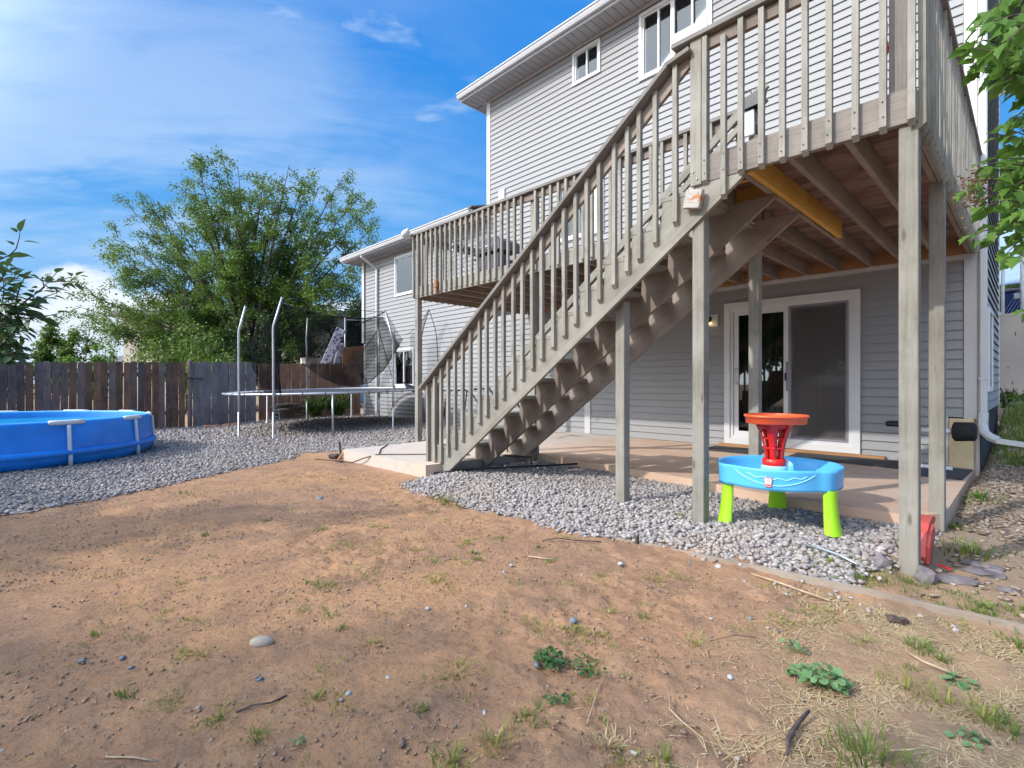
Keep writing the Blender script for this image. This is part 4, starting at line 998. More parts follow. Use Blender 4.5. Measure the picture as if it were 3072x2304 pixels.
# ------------------------------------------------------------------ pool
PC = (-10.93, -0.42); PR = 2.02
pool = thing('above_ground_pool', 'round blue frame pool with white rim joints on the gravel', 'pool', (PC[0], PC[1], 0.03))
prof = [(PR - .06, .565), (PR + .0, .585), (PR + .01, .56), (PR + .018, .46), (PR + .034, .30), (PR + .055, .16), (PR + .05, .07), (PR + .0, .0)]
seg = 144; V = []; F = []
for i, (r, z) in enumerate(prof):
    for k in range(seg):
        a = 2 * math.pi * k / seg; wob = .012 * math.sin(9 * a + i) * (1 - z / .6) + .010 * math.sin(23 * a + 2 * i) * (1 - z / .6)
        V.append((PC[0] + (r + wob) * math.cos(a), PC[1] + (r + wob) * math.sin(a), z + .03))
for i in range(len(prof) - 1):
    for k in range(seg):
        l = (k + 1) % seg; F.append((i * seg + k, (i + 1) * seg + k, (i + 1) * seg + l, i * seg + l))
put('wall', mesh_from('wall', V, F, MT['poolblue'], True), None, pool)
V, F = lathe_geo([(PR - .06, .595), (PR - .075, .5), (PR - .06, .12), (.01, .10)], 96, *PC)
put('liner', mesh_from('liner', V, F, MT['poolin'], True), None, pool)
V, F = lathe_geo([(PR - .07, .50), (.001, .50)], 96, *PC)
put('water', mesh_from('water', V, F, MT['water']), None, pool)
V, F = tube_geo([(PC[0] + PR * .99 * math.cos(a), PC[1] + PR * .99 * math.sin(a), .600) for a in np.linspace(0, 2 * math.pi, 73)[:-1]], .022, 8, closed=True)
put('rim_tube', mesh_from('rim_tube', V, F, MT['poolrim'], True), None, pool)
pa = [math.radians(d) for d in (22, 52, 82, 112, 142, 172, 202, 232, 262, 292, 322, 352)]
def pool_ang(px):
    """bearing on the near side of the pool seen in direction px"""
    best = None
    for k in range(3600):
        a = k * math.pi / 1800; x = PC[0] + PR * math.cos(a); y = PC[1] + PR * math.sin(a)
        s = x * -0.718 + y * 0.696; r = x * 0.696 + y * 0.718; p = 1536 + 1517 * r / s
        n = (math.cos(a) * x + math.sin(a) * y)
        if n < 0 and (best is None or abs(p - px) < best[0]): best = (abs(p - px), a)
    return best[1]
a0 = pool_ang(200); 
for k in range(12):
    a = a0 + k * math.pi / 6
    ca, sa = math.cos(a), math.sin(a)
    leg = tube('leg', [(PC[0] + (PR + .045) * ca, PC[1] + (PR + .045) * sa, .57), (PC[0] + (PR + .062) * ca, PC[1] + (PR + .062) * sa, .30), (PC[0] + (PR + .08) * ca, PC[1] + (PR + .08) * sa, .15), (PC[0] + (PR + .085) * ca, PC[1] + (PR + .085) * sa, .0)], .024, MT['whitemetal'], pool)
    arc = [(PC[0] + (PR + .012) * math.cos(a + d), PC[1] + (PR + .012) * math.sin(a + d), .603) for d in np.linspace(-.10, .10, 5)]
    tube('rim_joint', arc, .033, MT['whitemetal'], pool)
# wrinkled belt low on the wall covering the legs
V, F = lathe_geo([(PR + .06, .245), (PR + .100, .222), (PR + .108, .180), (PR + .075, .150)], 96, *PC)
put('strap', mesh_from('strap', V, F, MT['poolblue'], True), None, pool)
def text_mesh(name, s, size, mat, M, parent, ext=.0008, align='CENTER', squeeze=1.):
    cu = bpy.data.curves.new(name, 'FONT'); cu.body = s; cu.size = size; cu.extrude = ext; cu.align_x = align; cu.resolution_u = 2
    ob = bpy.data.objects.new(name, cu); COL.objects.link(ob)
    dg = bpy.context.evaluated_depsgraph_get(); me = bpy.data.meshes.new_from_object(ob.evaluated_get(dg)); bpy.data.objects.remove(ob)
    me.materials.clear(); me.materials.append(mat)
    return put(name, me, M @ Matrix.Diagonal((squeeze, 1, 1, 1)), parent)
al = pool_ang(420)
for i, (s, sz) in enumerate((('SUMMER', .062), ('WAVES', .085))):
    for j, ch in enumerate(s):
        an = al + (j - (len(s) - 1) / 2) * .021
        z = .50 - .075 * i
        rr = PR + np.interp(z, [.16, .30, .46, .56], [.055, .034, .018, .010]) + .006
        M = T(PC[0] + rr * math.cos(an), PC[1] + rr * math.sin(an), z) @ Matrix.Rotation(an + math.pi / 2, 4, 'Z') @ Matrix.Rotation(rad(90 + 12), 4, 'X')
        text_mesh('lettering', ch, sz, MT['poolrim'], M, pool)

# ------------------------------------------------------------------ trampoline
TC = Vector((-12.0, 5.42)); TR = 2.28
def tz(y): return 0.90 + 0.025 * (y - 3.2)
def tpt(a, r=TR, dz=0): 
    x = TC.x + r * math.cos(a); y = TC.y + r * math.sin(a); return Vector((x, y, tz(y) + dz))
def tang(px, near):
    best = None
    for k in range(3600):
        a = k * math.pi / 1800; p3 = tpt(a)
        s = p3.x * -0.718 + p3.y * 0.696; r = p3.x * 0.696 + p3.y * 0.718; p = 1536 + 1517 * r / s
        n = math.cos(a) * p3.x + math.sin(a) * p3.y
        if (n < 0) == near and (best is None or abs(p - px) < best[0]): best = (abs(p - px), a)
    return best[1]
tr_ = thing('trampoline', 'large round trampoline with bent steel poles and torn black net', 'trampoline', (TC.x, TC.y, 0.05))
V, F = tube_geo([tpt(a) for a in np.linspace(0, 2 * math.pi, 65)[:-1]], .024, 8, closed=True)
put('rim_frame', mesh_from('rim_frame', V, F, MT['steel'], True), None, tr_)
V = [(TC.x, TC.y, tz(TC.y) - .05)] + [tpt(a, TR - .14, -.01) for a in np.linspace(0, 2 * math.pi, 65)[:-1]]
F = [(0, 1 + k, 1 + (k + 1) % 64) for k in range(64)]
put('bed', mesh_from('bed', V, F, MT['tramp_mat'], True), None, tr_)
V = []; F = []
for k in range(72):
    a = 2 * math.pi * k / 72; v, f = tube_geo([tpt(a, TR - .15), tpt(a, TR - .02)], .006, 4, False); n = len(V); V += v; F += [[i + n for i in q] for q in f]
tag(put('springs', mesh_from('springs', V, F, MT['steel']), None, tr_), kind='stuff')
for k in range(12):
    a = tang(820, True) + k * .19 - .5; v, f = tube_geo([tpt(a, TR - .05, .03), tpt(a, TR + .028, .02), tpt(a, TR + .03, -.03), tpt(a, TR - .02, -.035)], .008, 4)
    put('tie', mesh_from('tie', v, f, MT['black']), None, tr_)
near_px = [(721, 2.22, 2.72, .13), (823, 2.28, 2.86, .17), (1177, 2.05, 2.68, -.16)]
tops = {}
for px, zk, zt, lean in near_px:
    a = tang(px, True); p = tpt(a, TR + .03); g = float(gz(p.x, p.y))
    inw = Vector((0.6, 0.75, 0)).normalized() * lean
    tube('pole', [(p.x, p.y, tz(p.y) - .35), (p.x, p.y, tz(p.y) + .02), (p.x - .01, p.y, zk - .08), (p.x + .004, p.y, zk), (p.x + inw.x, p.y + inw.y, zt)], .022, MT['steel'], tr_)
    tube('leg', [(p.x - .0, p.y, tz(p.y) - .02), (p.x - .01, p.y, g + .05), (p.x + .02, p.y - .02, g + .005)], .020, MT['steel'], tr_)
    tops[px] = Vector((p.x + inw.x, p.y + inw.y, zt))
for px in (998, 1320):
    a = tang(px, True); p = tpt(a); g = float(gz(p.x, p.y))
    tube('leg', [(p.x, p.y, tz(p.y) - .01), (p.x + .01, p.y, g + .0)], .020, MT['steel'], tr_)
for px, zk, zt, lean in ((921, 2.35, 2.98, .06), (1137, 2.1, 2.72, -.06), (803, 0, 0, 0), (1054, 0, 0, 0)):
    a = tang(px, False); p = tpt(a, TR + .02); g = float(gz(p.x, p.y))
    tube('leg', [(p.x, p.y, tz(p.y) - .02), (p.x, p.y, g + .06), (p.x + .05, p.y - .05, g + .01)], .020, MT['steel'], tr_)
    if zt:
        tube('pole', [(p.x, p.y, tz(p.y) - .3), (p.x, p.y, zk - .25), (p.x - .03, p.y, zk), (p.x + lean, p.y, zt)], .022, MT['steel'], tr_); tops[px] = Vector((p.x + lean, p.y, zt))
# black fibre rods at the right end and the net
def rod(pts, r=.010): tube('net_rod', pts, r, MT['black'], tr_, seg=6)
pR = tops[1177]
rod([pR + Vector((0, 0, .02)), pR + Vector((-.25, -.15, -.10)), pR + Vector((-.62, -.4, -.28))], .012)
rod([tops[1137] + Vector((0, 0, 0)), tpt(tang(1190, True)) + Vector((-.05, 0, .02))], .012)
rod([(-9.55, 5.8, 1.45), (-9.57, 5.75, 2.16)], .012); rod([(-9.75, 5.9, 1.75), (-9.52, 5.72, 2.26)], .008)
rod([(-9.55, 7.2, 1.2), (-9.6, 7.2, 1.95), (-9.75, 7.2, 2.40)], .010) if False else None
def sheet(name, top, bot, mat, n=14):
    V = []; m = 9
    def lerp(P, t):
        t *= len(P) - 1; i = min(int(t), len(P) - 2); return Vector(P[i]).lerp(Vector(P[i + 1]), t - i)
    for i in range(n + 1):
        a = lerp(top, i / n); b = lerp(bot, i / n)
        for j in range(m + 1):
            s = j / m; p = a.lerp(b, s); w = .05 * math.sin(i * 1.9 + j * .6) * math.sin(math.pi * s)
            V.append(p + Vector((w, -w, .02 * math.sin(i * .9))))
    F = [(i * (m + 1) + j, (i + 1) * (m + 1) + j, (i + 1) * (m + 1) + j + 1, i * (m + 1) + j + 1) for i in range(n) for j in range(m)]
    return put(name, mesh_from(name, V, F, mat, True), None, tr_)
p0 = tops[721]; p1 = tops[823]; q0 = tpt(tang(721, True), TR); q1 = tpt(tang(823, True), TR)
A0 = Vector((q0.x, q0.y, 1.95)); bedL = tpt(tang(721, True) - .35, TR - .15); 
sheet('net', [p1, p1.lerp(A0, .35) + Vector((0, 0, -.16)), p1.lerp(A0, .7) + Vector((0, 0, -.16)), A0], [q1 + Vector((-.05, .1, .05)), q1 + Vector((-.25, .25, .0)), q0 + Vector((.35, .35, .0)), q0 + Vector((.15, .2, .6))], MT['net'])
far1 = tops[921]; farR = tops[1137]
def sag(a, b, s, n=7): return [Vector(a).lerp(Vector(b), i / (n - 1)) - Vector((0, 0, s * 4 * (i / (n - 1)) * (1 - i / (n - 1)))) for i in range(n)]
topc = sag(p1 + Vector((0, 0, -.12)), pR + Vector((-.1, 0, -.1)), .12)
botc = [Vector((x.x, x.y + .4, z)) for x, z in zip(topc, (1.55, 1.28, 1.12, 1.08, 1.15, 1.45, 2.0))]
sheet('net', topc, botc, MT['net'])
rod(topc, .010); rod(botc, .012)
rod(sag(p1 + Vector((.1, .1, -.02)), pR, .05), .006)
sheet('net', [pR, pR + Vector((.55, .1, -.62)), (-9.6, 5.75, 2.12)], [pR + Vector((.12, 0, -.25)), pR + Vector((.35, .05, -.85)), (-9.75, 5.9, 1.72)], MT['net2'])
sheet('net', [(tops[1137].x, tops[1137].y, tops[1137].z), (tops[1137].x - .9, tops[1137].y - .3, 1.9)], [(tops[1137].x - .1, tops[1137].y, 1.9), (tops[1137].x - 1.0, tops[1137].y - .2, 1.2)], MT['net2'])
for k in range(3):
    rod([tops[1137] + Vector((0, 0, -.02 * k)), (tops[1137].x - .75 - .1 * k, tops[1137].y - .3, 1.75), (tops[1137].x - 1.8 - .1 * k, tops[1137].y - .6, 1.25)], .005)
# torn flap hanging over the rim
fl = tang(1240, True)
sheet('torn_flap', [tpt(fl - .12, TR, .01), tpt(fl, TR - .3, .22), tpt(fl + .22, TR, .02)], [tpt(fl - .1, TR + .02, -.02), tpt(fl + .03, TR + .03, -.09), tpt(fl + .2, TR + .02, -.02)], MT['darkgrey'], 8)
# steel arch with net, just behind the left deck post
ar = thing('soccer_net_frame', 'tall pointed net frame hanging against the wall behind the left deck post', 'net', (-10.6, 7.3, 0.2))
def rod2(pts, r=.012): tube('rod', pts, r, MT['black'], ar, seg=6)
P = lambda x, z: (x, 7.45, z)
rod2([P(-11.05, 1.15), P(-11.05, 2.35), P(-10.95, 2.62), P(-10.72, 3.02)]); rod2([P(-10.72, 3.02), P(-10.45, 2.5), P(-10.38, 2.2), P(-10.34, 1.65)], .010)
rod2([P(-10.72, 3.02), P(-11.2, 2.62), P(-11.75, 2.45)], .008)
V = [P(-10.72, 3.0), P(-11.05, 2.5), P(-11.05, 1.1), P(-11.6, 1.1), P(-11.6, 2.4), P(-11.2, 2.6)]
put('netting', mesh_from('netting', V, [(0, 1, 5), (1, 2, 3, 4), (1, 4, 5)], MT['net2']), None, ar)

# ------------------------------------------------------------------ rowing machine / folded chairs by the wall behind the stairs
fc = thing('folded_chairs', 'dark folding chairs standing against the siding behind the stair foot', 'chairs', (-9.6, 7.3, 0.15))
for i, x in enumerate((-10.35, -10.28, -9.75, -9.62, -9.35, -9.0)):
    tube('leg', [(x, 7.2, .35), (x + .05, 7.25, .95)], .016, MT['black'], fc, seg=6)
tube('frame', [(-10.4, 7.2, .95), (-8.95, 7.2, .98)], .018, MT['black'], fc, seg=6)
ex = thing('exercise_bench', 'black tubular exercise frame with foam rollers seen between the lower balusters', 'exercise machine', (-6.9, 6.3, 0.16))
tube('frame', [(-7.75, 6.2, 1.02), (-7.5, 6.2, .93), (-6.95, 6.2, .42), (-6.8, 6.2, .2)], .020, MT['black'], ex, seg=6)
tube('frame', [(-7.35, 6.5, 1.05), (-6.85, 6.5, .55), (-6.6, 6.5, .35)], .020, MT['black'], ex, seg=6)
tube('frame', [(-6.55, 6.2, 1.1), (-6.4, 6.2, .9), (-6.1, 6.2, .62)], .018, MT['black'], ex, seg=6)
tube('foam_roller', [(-6.62, 6.2, 1.09), (-6.30, 6.2, 1.07)], .045, MT['darkgrey'], ex); tube('foam_roller', [(-6.28, 6.4, .98), (-6.18, 6.4, .98)], .03, MT['darkgrey'], ex)
tube('foam_roller', [(-7.55, 6.3, 1.02), (-7.25, 6.35, 1.03)], .02, MT['black'], ex)

# ------------------------------------------------------------------ vegetation
VF = Vector((-0.718, 0.696, 0)); VR = Vector((0.696, 0.718, 0))
def leaves_mesh(name, C, L, W, mat, parent=None, droop=0.35, seed=1, spread=1.0, kind=None):
    """many folded diamond leaves; C (n,3) centres, L, W arrays"""
    rg = np.random.default_rng(seed); n = len(C)
    a = rg.uniform(0, 2 * np.pi, n); el = rg.normal(-droop, 0.55 * spread, n)
    d = np.stack([np.cos(a) * np.cos(el), np.sin(a) * np.cos(el), np.sin(el)], 1)
    up = rg.normal(0, 1, (n, 3)) + np.array([0, 0, 1.2]); s = np.cross(d, up); s /= np.linalg.norm(s, axis=1)[:, None]
    L = np.broadcast_to(L, n)[:, None]; W = np.broadcast_to(W, n)[:, None]
    V = np.stack([C - d * L / 2, C + s * W / 2 - d * L * .08, C + d * L / 2, C - s * W / 2 - d * L * .08], 1).reshape(-1, 3)
    F = np.arange(4 * n).reshape(-1, 4)
    o = put(name, np_mesh(name, V, F, mat), None, parent)
    if kind: tag(o, kind=kind)
    return o
def bez(p0, p1, p2, n=9): return [p0 * (1 - t) ** 2 + p1 * 2 * t * (1 - t) + p2 * t * t for t in np.linspace(0, 1, n)]
def tree(name, label, base, tips, trunk_r, leaf_n, leafL, leafW, mat, seed=1, sub=14, sublen=1.3, bulge=.45, split=1.2, group=None, sig=.16, cat='tree', start=.32, droop=.35):
    rg = np.random.default_rng(seed); B = Vector(base)
    t = thing(name, label, cat, base, group)
    V = []; F = []
    def add(pts, rs, seg=6):
        v, f = tube_geo(pts, rs, seg, False); k = len(V); V.extend(v); F.extend([[i + k for i in q] for q in f])
    C = []
    S = B + Vector((0, 0, split))
    add([B, B + Vector((.05, 0, split * .5)), S], [trunk_r * 1.2, trunk_r, trunk_r * .9], 10)
    for tip in tips:
        T_ = Vector(tip); d = T_ - S
        mid = S + Vector((d.x * .33, d.y * .33, d.z * (.33 + bulge * .4))) + Vector(rg.normal(0, .12 * d.length * .2, 3))
        pts = bez(S, mid, T_, 12); n = len(pts)
        add(pts, [max(.010, trunk_r * .52 * (1 - i / n) ** 1.1) for i in range(n)])
        for k in range(sub):
            u = start + (1 - start) * (k + rg.uniform(0, 1)) / sub; i = min(n - 2, int(u * (n - 1)))
            p = pts[i].lerp(pts[i + 1], u * (n - 1) - i)
            dirv = (pts[i + 1] - pts[i]).normalized() * .8 + Vector(rg.normal(0, .75, 3)); dirv.z += .15; dirv.normalize()
            ln = sublen * (0.45 + .75 * rg.uniform()) * (1.15 - .5 * u)
            q = p + dirv * ln * .6 + Vector((0, 0, .12 * ln)); e = p + dirv * ln + Vector((0, 0, -.25 * ln))
            sp = bez(p, q, e, 5); add(sp, [.016, .013, .010, .007, .004], 4)
            m = int(leaf_n / (len(tips) * sub) * ln / sublen * 1.3)
            uu = rg.uniform(.15, 1.05, m); P = np.array([list(s) for s in sp]); ii = np.clip((uu * 4).astype(int), 0, 3); fr = (uu * 4 - ii)[:, None]
            c = P[ii] * (1 - fr) + P[ii + 1] * fr + rg.normal(0, sig, (m, 3)) * np.array([1, 1, .75])
            c[:, 2] -= np.abs(rg.normal(0, sig * .8, m)); C.append(c)
    put('trunk', mesh_from('trunk', V, F, MT['bark'], True), None, t)
    C = np.concatenate(C); leaves_mesh('crown', C, leafL * rg.uniform(.7, 1.3, len(C)), leafW, mat, t, droop, seed)
    return t
TB = VF * 22 + VR * -11.4; TB.z = -.2
def e5(x, y, dd):
    dr = .0059 * (x - 1100); z = 1.12 + (702 - y / 2.4578) * .0145
    k = (22 + dd) / 22
    p = VF * (22 + dd) + VR * ((-11.4 + dr) * k); p.z = 1.12 + (z - 1.12) * k; return p
rg = random.Random(4)
bt = [(900, 60), (720, 110), (1010, 120), (1210, 190), (1390, 110), (1500, 240), (1620, 260), (1790, 190), (1900, 360), (2000, 420), (2030, 560), (1990, 760), (1880, 1000), (1860, 880), (600, 250), (470, 430), (340, 390), (230, 440), (90, 620), (60, 740), (120, 840), (290, 1040), (330, 860), (430, 1200), (700, 330), (880, 280), (1100, 300), (1300, 330), (1480, 420), (1700, 480), (760, 560), (1000, 520), (1250, 600), (1550, 700), (500, 640), (1750, 1050), (600, 1000), (1400, 900), (900, 900), (1600, 1150), (450, 1350), (750, 1300), (-180, 1150), (-60, 1260), (40, 1330), (180, 1400), (180, 1160), (-60, 1080)]
tree('elm_tree', 'big airy elm tree with many upright stems behind the wooden fence', TB, [e5(x, y, rg.uniform(-2.2, 2.2)) for x, y in bt], .19, 140000, .12, .055, MT['leaf_elm'], seed=11, sub=19, sublen=1.55, split=1.9, sig=.125, bulge=.5)
def at(px, s, z): 
    p = VF * s + VR * ((px - 1536) / 1517 * s); p.z = z; return p
def atp(px, py, s): return at(px, s, 1.12 + (1152 - py) * s / 1517)
def bush(name, label, px, s, w, h, n, L, W, mat, seed, cat='shrub', group=None, base=0.0, sub=10):
    B = at(px, s, base); r = random.Random(seed); tips = []
    for k in range(9):
        a = r.uniform(0, 6.28); q = r.uniform(.2, 1)
        tips.append(B + Vector((math.cos(a) * w / 2 * q, math.sin(a) * w / 2 * q, h * r.uniform(.45, .92))))
    tips.append(B + Vector((0, 0, h * .95)))
    return tree(name, label, B, tips, .05, n, L, W, mat, seed, sub, w * .22, .3, h * .2, group, sig=w * .035, cat=cat, start=.2)
bush('leafy_shrub', 'dark leafy shrub under the elm, left part of the hedge above the fence', 560, 20, 5.0, 3.6, 9000, .13, .07, MT['leaf_elm'], 21)
bush('leafy_shrub', 'dark leafy shrub under the elm behind the trampoline poles', 800, 21, 4.5, 4.0, 9000, .13, .07, MT['leaf_dark'], 22)
bush('leafy_shrub', 'dense dark shrub beside the chain link fence near the house corner', 1060, 22, 4.2, 5.3, 12000, .14, .08, MT['leaf_dark'], 23)
bush('leafy_shrub', 'bright green young shrub showing above the fence under the long low branch', 290, 17, 2.0, 2.55, 3500, .11, .07, MT['leaf_bright'], 24)
bush('round_tree', 'small dense green tree above the fence at the far left', 150, 18.5, 2.6, 3.6, 9000, .12, .08, MT['leaf_elm'], 25, 'tree')
bush('leafy_shrub', 'bright green foliage at the left frame edge just above the fence', 10, 17, 2.2, 2.7, 4500, .12, .08, MT['leaf_bright'], 26)
bush('leafy_shrub', 'grey green shrub between the elm trunk and the silvery gate', 650, 18.5, 3.2, 2.9, 6000, .12, .06, MT['leaf_elm'], 29)
# shrubs under the trampoline against the fence
for (lab, y, h, w, sd) in (('green weeds at the fence foot, left clump under the trampoline', 6.15, .75, .8, 31), ('green weeds at the fence foot, right clump near the wall', 6.95, .8, .85, 32)):
    B = Vector((-14.62, y, .1)); r = random.Random(sd)
    tree('weed_clump', lab, B, [B + Vector((r.uniform(-.15, .25), r.uniform(-w / 2, w / 2), h * r.uniform(.5, 1))) for k in range(22)], .012, 2600, .07, .028, MT['leaf_bright'], sd, 7, .22, .2, .06, 'weeds under the trampoline', .03, 'weeds')
# cream house beyond the trees and a far roof
nh = thing('neighbour_house', 'cream coloured neighbour house glimpsed through the elm foliage', 'house', at(800, 29, 0))
def obox(name, px0, px1, s, depth, z0, z1, mat, parent, M=None):
    a = at(px0, s, z0); b = at(px1, s, z0); u = (b - a); L = u.length; ang = math.atan2(u.y, u.x)
    return put(name, box_mesh(L, depth, z1 - z0, mat, .01), T(*((a + b) / 2 + Vector((0, 0, (z1 - z0) / 2)))) @ Matrix.Rotation(ang, 4, 'Z'), parent)
obox('wall', 470, 1060, 29, 5, 0, 4.6, MT['stucco'], nh); obox('roof', 450, 1080, 29, 6, 4.62, 4.9, MT['shingle'], nh)
obox('window', 640, 720, 26.45, .1, 2.6, 3.8, MT['interior'], nh); obox('window', 860, 930, 26.45, .1, 2.6, 3.8, MT['interior'], nh)
fr = thing('far_house', 'distant low house roof just above the fence, left of the elm', 'house', at(320, 55, 0))
obox('wall', 262, 420, 55, 6, 0, 3.4, MT['stucco'], fr)
A = at(255, 51.5, 3.4); Bq = at(430, 51.5, 3.4); u = (Bq - A).normalized(); w_ = Vector((-u.y, u.x, 0))
V = [A, Bq, Bq + w_ * 7, A + w_ * 7, A + w_ * 3.5 + u * 2.2 + Vector((0, 0, 1.0)), Bq + w_ * 3.5 - u * 2.2 + Vector((0, 0, 1.0))]
put('roof', mesh_from('roof', V, [(0, 1, 5, 4), (1, 2, 5), (2, 3, 4, 5), (3, 0, 4)], MT['shingle']), None, fr)

# big-leaf branches near the camera -------------------------------------------------
def leaf_shape(name, mat, lobed=False, seed=0):
    r = random.Random(seed); out = []
    if lobed: prof = [(0, .02), (.10, .22), (.22, .30), (.30, .44), (.42, .28), (.55, .30), (.66, .34), (.74, .18), (.88, .07), (1, 0)]
    else: prof = [(0, .01), (.12, .14), (.28, .24), (.45, .26), (.62, .21), (.80, .11), (.92, .04), (1, 0)]
    V = []; n = len(prof)
    for (x, w) in prof:
        z = -.28 * x * x; w *= r.uniform(.85, 1.15)
        V += [(x, w, z + w * .38), (x, 0, z), (x, -w, z + w * .38)]
    F = []
    for i in range(n - 1):
        F += [(3 * i, 3 * i + 1, 3 * i + 4, 3 * i + 3), (3 * i + 1, 3 * i + 2, 3 * i + 5, 3 * i + 4)]
    return mesh_from(name, V, F, mat, True)
def leafy(parent, meshes, pts, rg, size, spacing, hang=.5, jitter=.5, rtwig=.004, twigmat='bark', taper=True, pets=.03):
    """a twig with alternate leaves"""
    v, f = tube_geo(pts, [rtwig * (1.6 - 1.1 * i / (len(pts) - 1)) for i in range(len(pts))], 5)
    put('twig', mesh_from('twig', v, f, MT[twigmat], True), None, parent)
    cum = [0]
    for i in range(len(pts) - 1): cum.append(cum[-1] + (pts[i + 1] - pts[i]).length)
    tot = cum[-1]; d = spacing * .6; k = 0
    while d < tot:
        i = max(j for j in range(len(pts) - 1) if cum[j] <= d); p = pts[i].lerp(pts[i + 1], (d - cum[i]) / max(1e-6, cum[i + 1] - cum[i]))
        ax = (pts[i + 1] - pts[i]).normalized(); side = ax.cross(Vector((0, 0, 1))).normalized() * (1 if k % 2 else -1)
        dr = (ax * .5 + side * .75 + Vector((rg.gauss(0, jitter * .5), rg.gauss(0, jitter * .5), rg.gauss(-hang * .6, jitter * .4)))).normalized()
        s = size * rg.uniform(.7, 1.2) * (1 - .35 * d / tot)
        q = dr.to_track_quat('X', 'Z'); M = T(*(p + dr * pets)) @ q.to_matrix().to_4x4() @ Matrix.Rotation(rg.gauss(0, .5), 4, 'X') @ Matrix.Scale(s, 4)
        put('leaf', rg.choice(meshes), M, parent); d += spacing * rg.uniform(.7, 1.3); k += 1
    ax = (pts[-1] - pts[-2]).normalized(); M = T(*pts[-1]) @ ax.to_track_quat('X', 'Z').to_matrix().to_4x4() @ Matrix.Scale(size * .75, 4)
    put('leaf', rg.choice(meshes), M, parent)
LL = [leaf_shape('leaf', MT['leaf_plum'], False, i) for i in range(3)]
rg = random.Random(12)
lb = thing('fruit_tree_branch', 'dark leafy branch of a fruit tree reaching in from the left edge', 'tree', atp(-260, 1100, 3.6))
def e6p(x, y, s=3.5): return atp(x / 3.3167, 650 + y / 3.3167, s)
tw = [([(-420, 1500, 3.6), (-200, 1250, 3.55), (0, 1040, 3.5), (160, 930, 3.5), (270, 830, 3.5), (390, 740, 3.5), (480, 650, 3.45), (560, 560, 3.42)], .075, .075),
      ([(-300, 560, 3.5), (-100, 470, 3.5), (30, 410, 3.5), (100, 380, 3.5), (160, 320, 3.5), (190, 220, 3.5), (200, 150, 3.5)], .085, .062),
      ([(160, 940, 3.5), (260, 900, 3.5), (340, 870, 3.5), (440, 800, 3.5), (560, 760, 3.48), (640, 700, 3.45)], .08, .06),
      ([(100, 960, 3.5), (220, 970, 3.48), (330, 1000, 3.45), (420, 990, 3.45), (520, 980, 3.45), (580, 960, 3.45)], .08, .055),
      ([(150, 940, 3.5), (170, 800, 3.5), (200, 690, 3.5), (240, 620, 3.5)], .07, .05),
      ([(480, 650, 3.45), (600, 640, 3.4), (690, 650, 3.4), (760, 590, 3.4)], .06, .045),
      ([(0, 1040, 3.5), (80, 980, 3.4), (160, 1060, 3.4), (200, 1180, 3.4)], .07, .05), ([(-100, 1150, 3.5), (60, 1120, 3.4), (160, 1130, 3.4), (260, 1160, 3.4)], .07, .05),
      ([(-60, 1080, 3.5), (20, 900, 3.4), (40, 740, 3.4), (30, 600, 3.4)], .08, .045), ([(-60, 900, 3.5), (40, 860, 3.4), (110, 820, 3.4), (150, 740, 3.4)], .08, .045),
      ([(-80, 700, 3.5), (0, 640, 3.4), (50, 560, 3.4), (70, 500, 3.4)], .075, .045), ([(-60, 800, 3.6), (30, 700, 3.4), (110, 640, 3.4), (150, 590, 3.4)], .07, .045),
      ([(-100, 1240, 3.5), (20, 1240, 3.4), (120, 1270, 3.35), (170, 1330, 3.3)], .07, .042), ([(-100, 1380, 3.4), (20, 1360, 3.3), (100, 1370, 3.25), (160, 1400, 3.25)], .08, .04),
      ([(-80, 1080, 3.6), (30, 1060, 3.5), (120, 1000, 3.5), (240, 1010, 3.5)], .07, .045), ([(-80, 960, 3.3), (20, 940, 3.3), (90, 900, 3.3), (140, 880, 3.3)], .07, .045),
      ([(160, 940, 3.5), (230, 860, 3.45), (300, 800, 3.45), (350, 770, 3.45)], .065, .05), ([(390, 740, 3.5), (440, 700, 3.5), (420, 620, 3.5), (350, 610, 3.5)], .075, .05)]
for k in range(16):
    yy = 1000 + k * 30 + rg.uniform(-20, 20); xe = rg.uniform(30, 190); s0 = rg.uniform(3.25, 3.6)
    tw.append(([(-140, yy + 30, s0), (-40, yy + 5, s0), (xe * .5, yy - 25, s0), (xe, yy + rg.uniform(-50, 15), s0)], .07, .05))
for pts, size, spc in tw: leafy(lb, LL, [e6p(*p) for p in pts], rg, size * 1.5, spc * .62, .22)
tube('limb', [at(-420, 3.7, -.05), at(-400, 3.7, .6), e6p(-420, 1500, 3.6)], [.05, .04, .02], MT['bark'], lb)
tube('limb', [at(-400, 3.7, .6), atp(-200, 900, 3.6), e6p(-300, 560, 3.5)], [.03, .02, .01], MT['bark'], lb)
RLf = [leaf_shape('leaf', MT['leaf_maple'], True, i + 5) for i in range(4)]
rg = random.Random(33)
rb = thing('maple_branch', 'bright green leafy branches hanging in at the right edge beside the deck', 'tree', atp(3400, 1500, 2.7))
def rt(pts, size=.095, spc=.042, hang=.7):
    leafy(rb, RLf, [atp(*p) for p in pts], rg, size * 1.2, spc * .95, hang, .7)
    dx, dy, ds = rg.uniform(15, 45), rg.uniform(-35, 35), rg.choice((-.22, .2))
    leafy(rb, RLf, [atp(p[0] + dx, p[1] + dy, p[2] + ds) for p in pts], rg, size * 1.15, spc * 1.15, hang, .7)
rt([(3250, -60, 2.5), (3100, -40, 2.5), (3010, 0, 2.5), (2960, 40, 2.45)]); rt([(3250, 60, 2.5), (3080, 40, 2.5), (2990, 60, 2.5), (2940, 75, 2.45)])
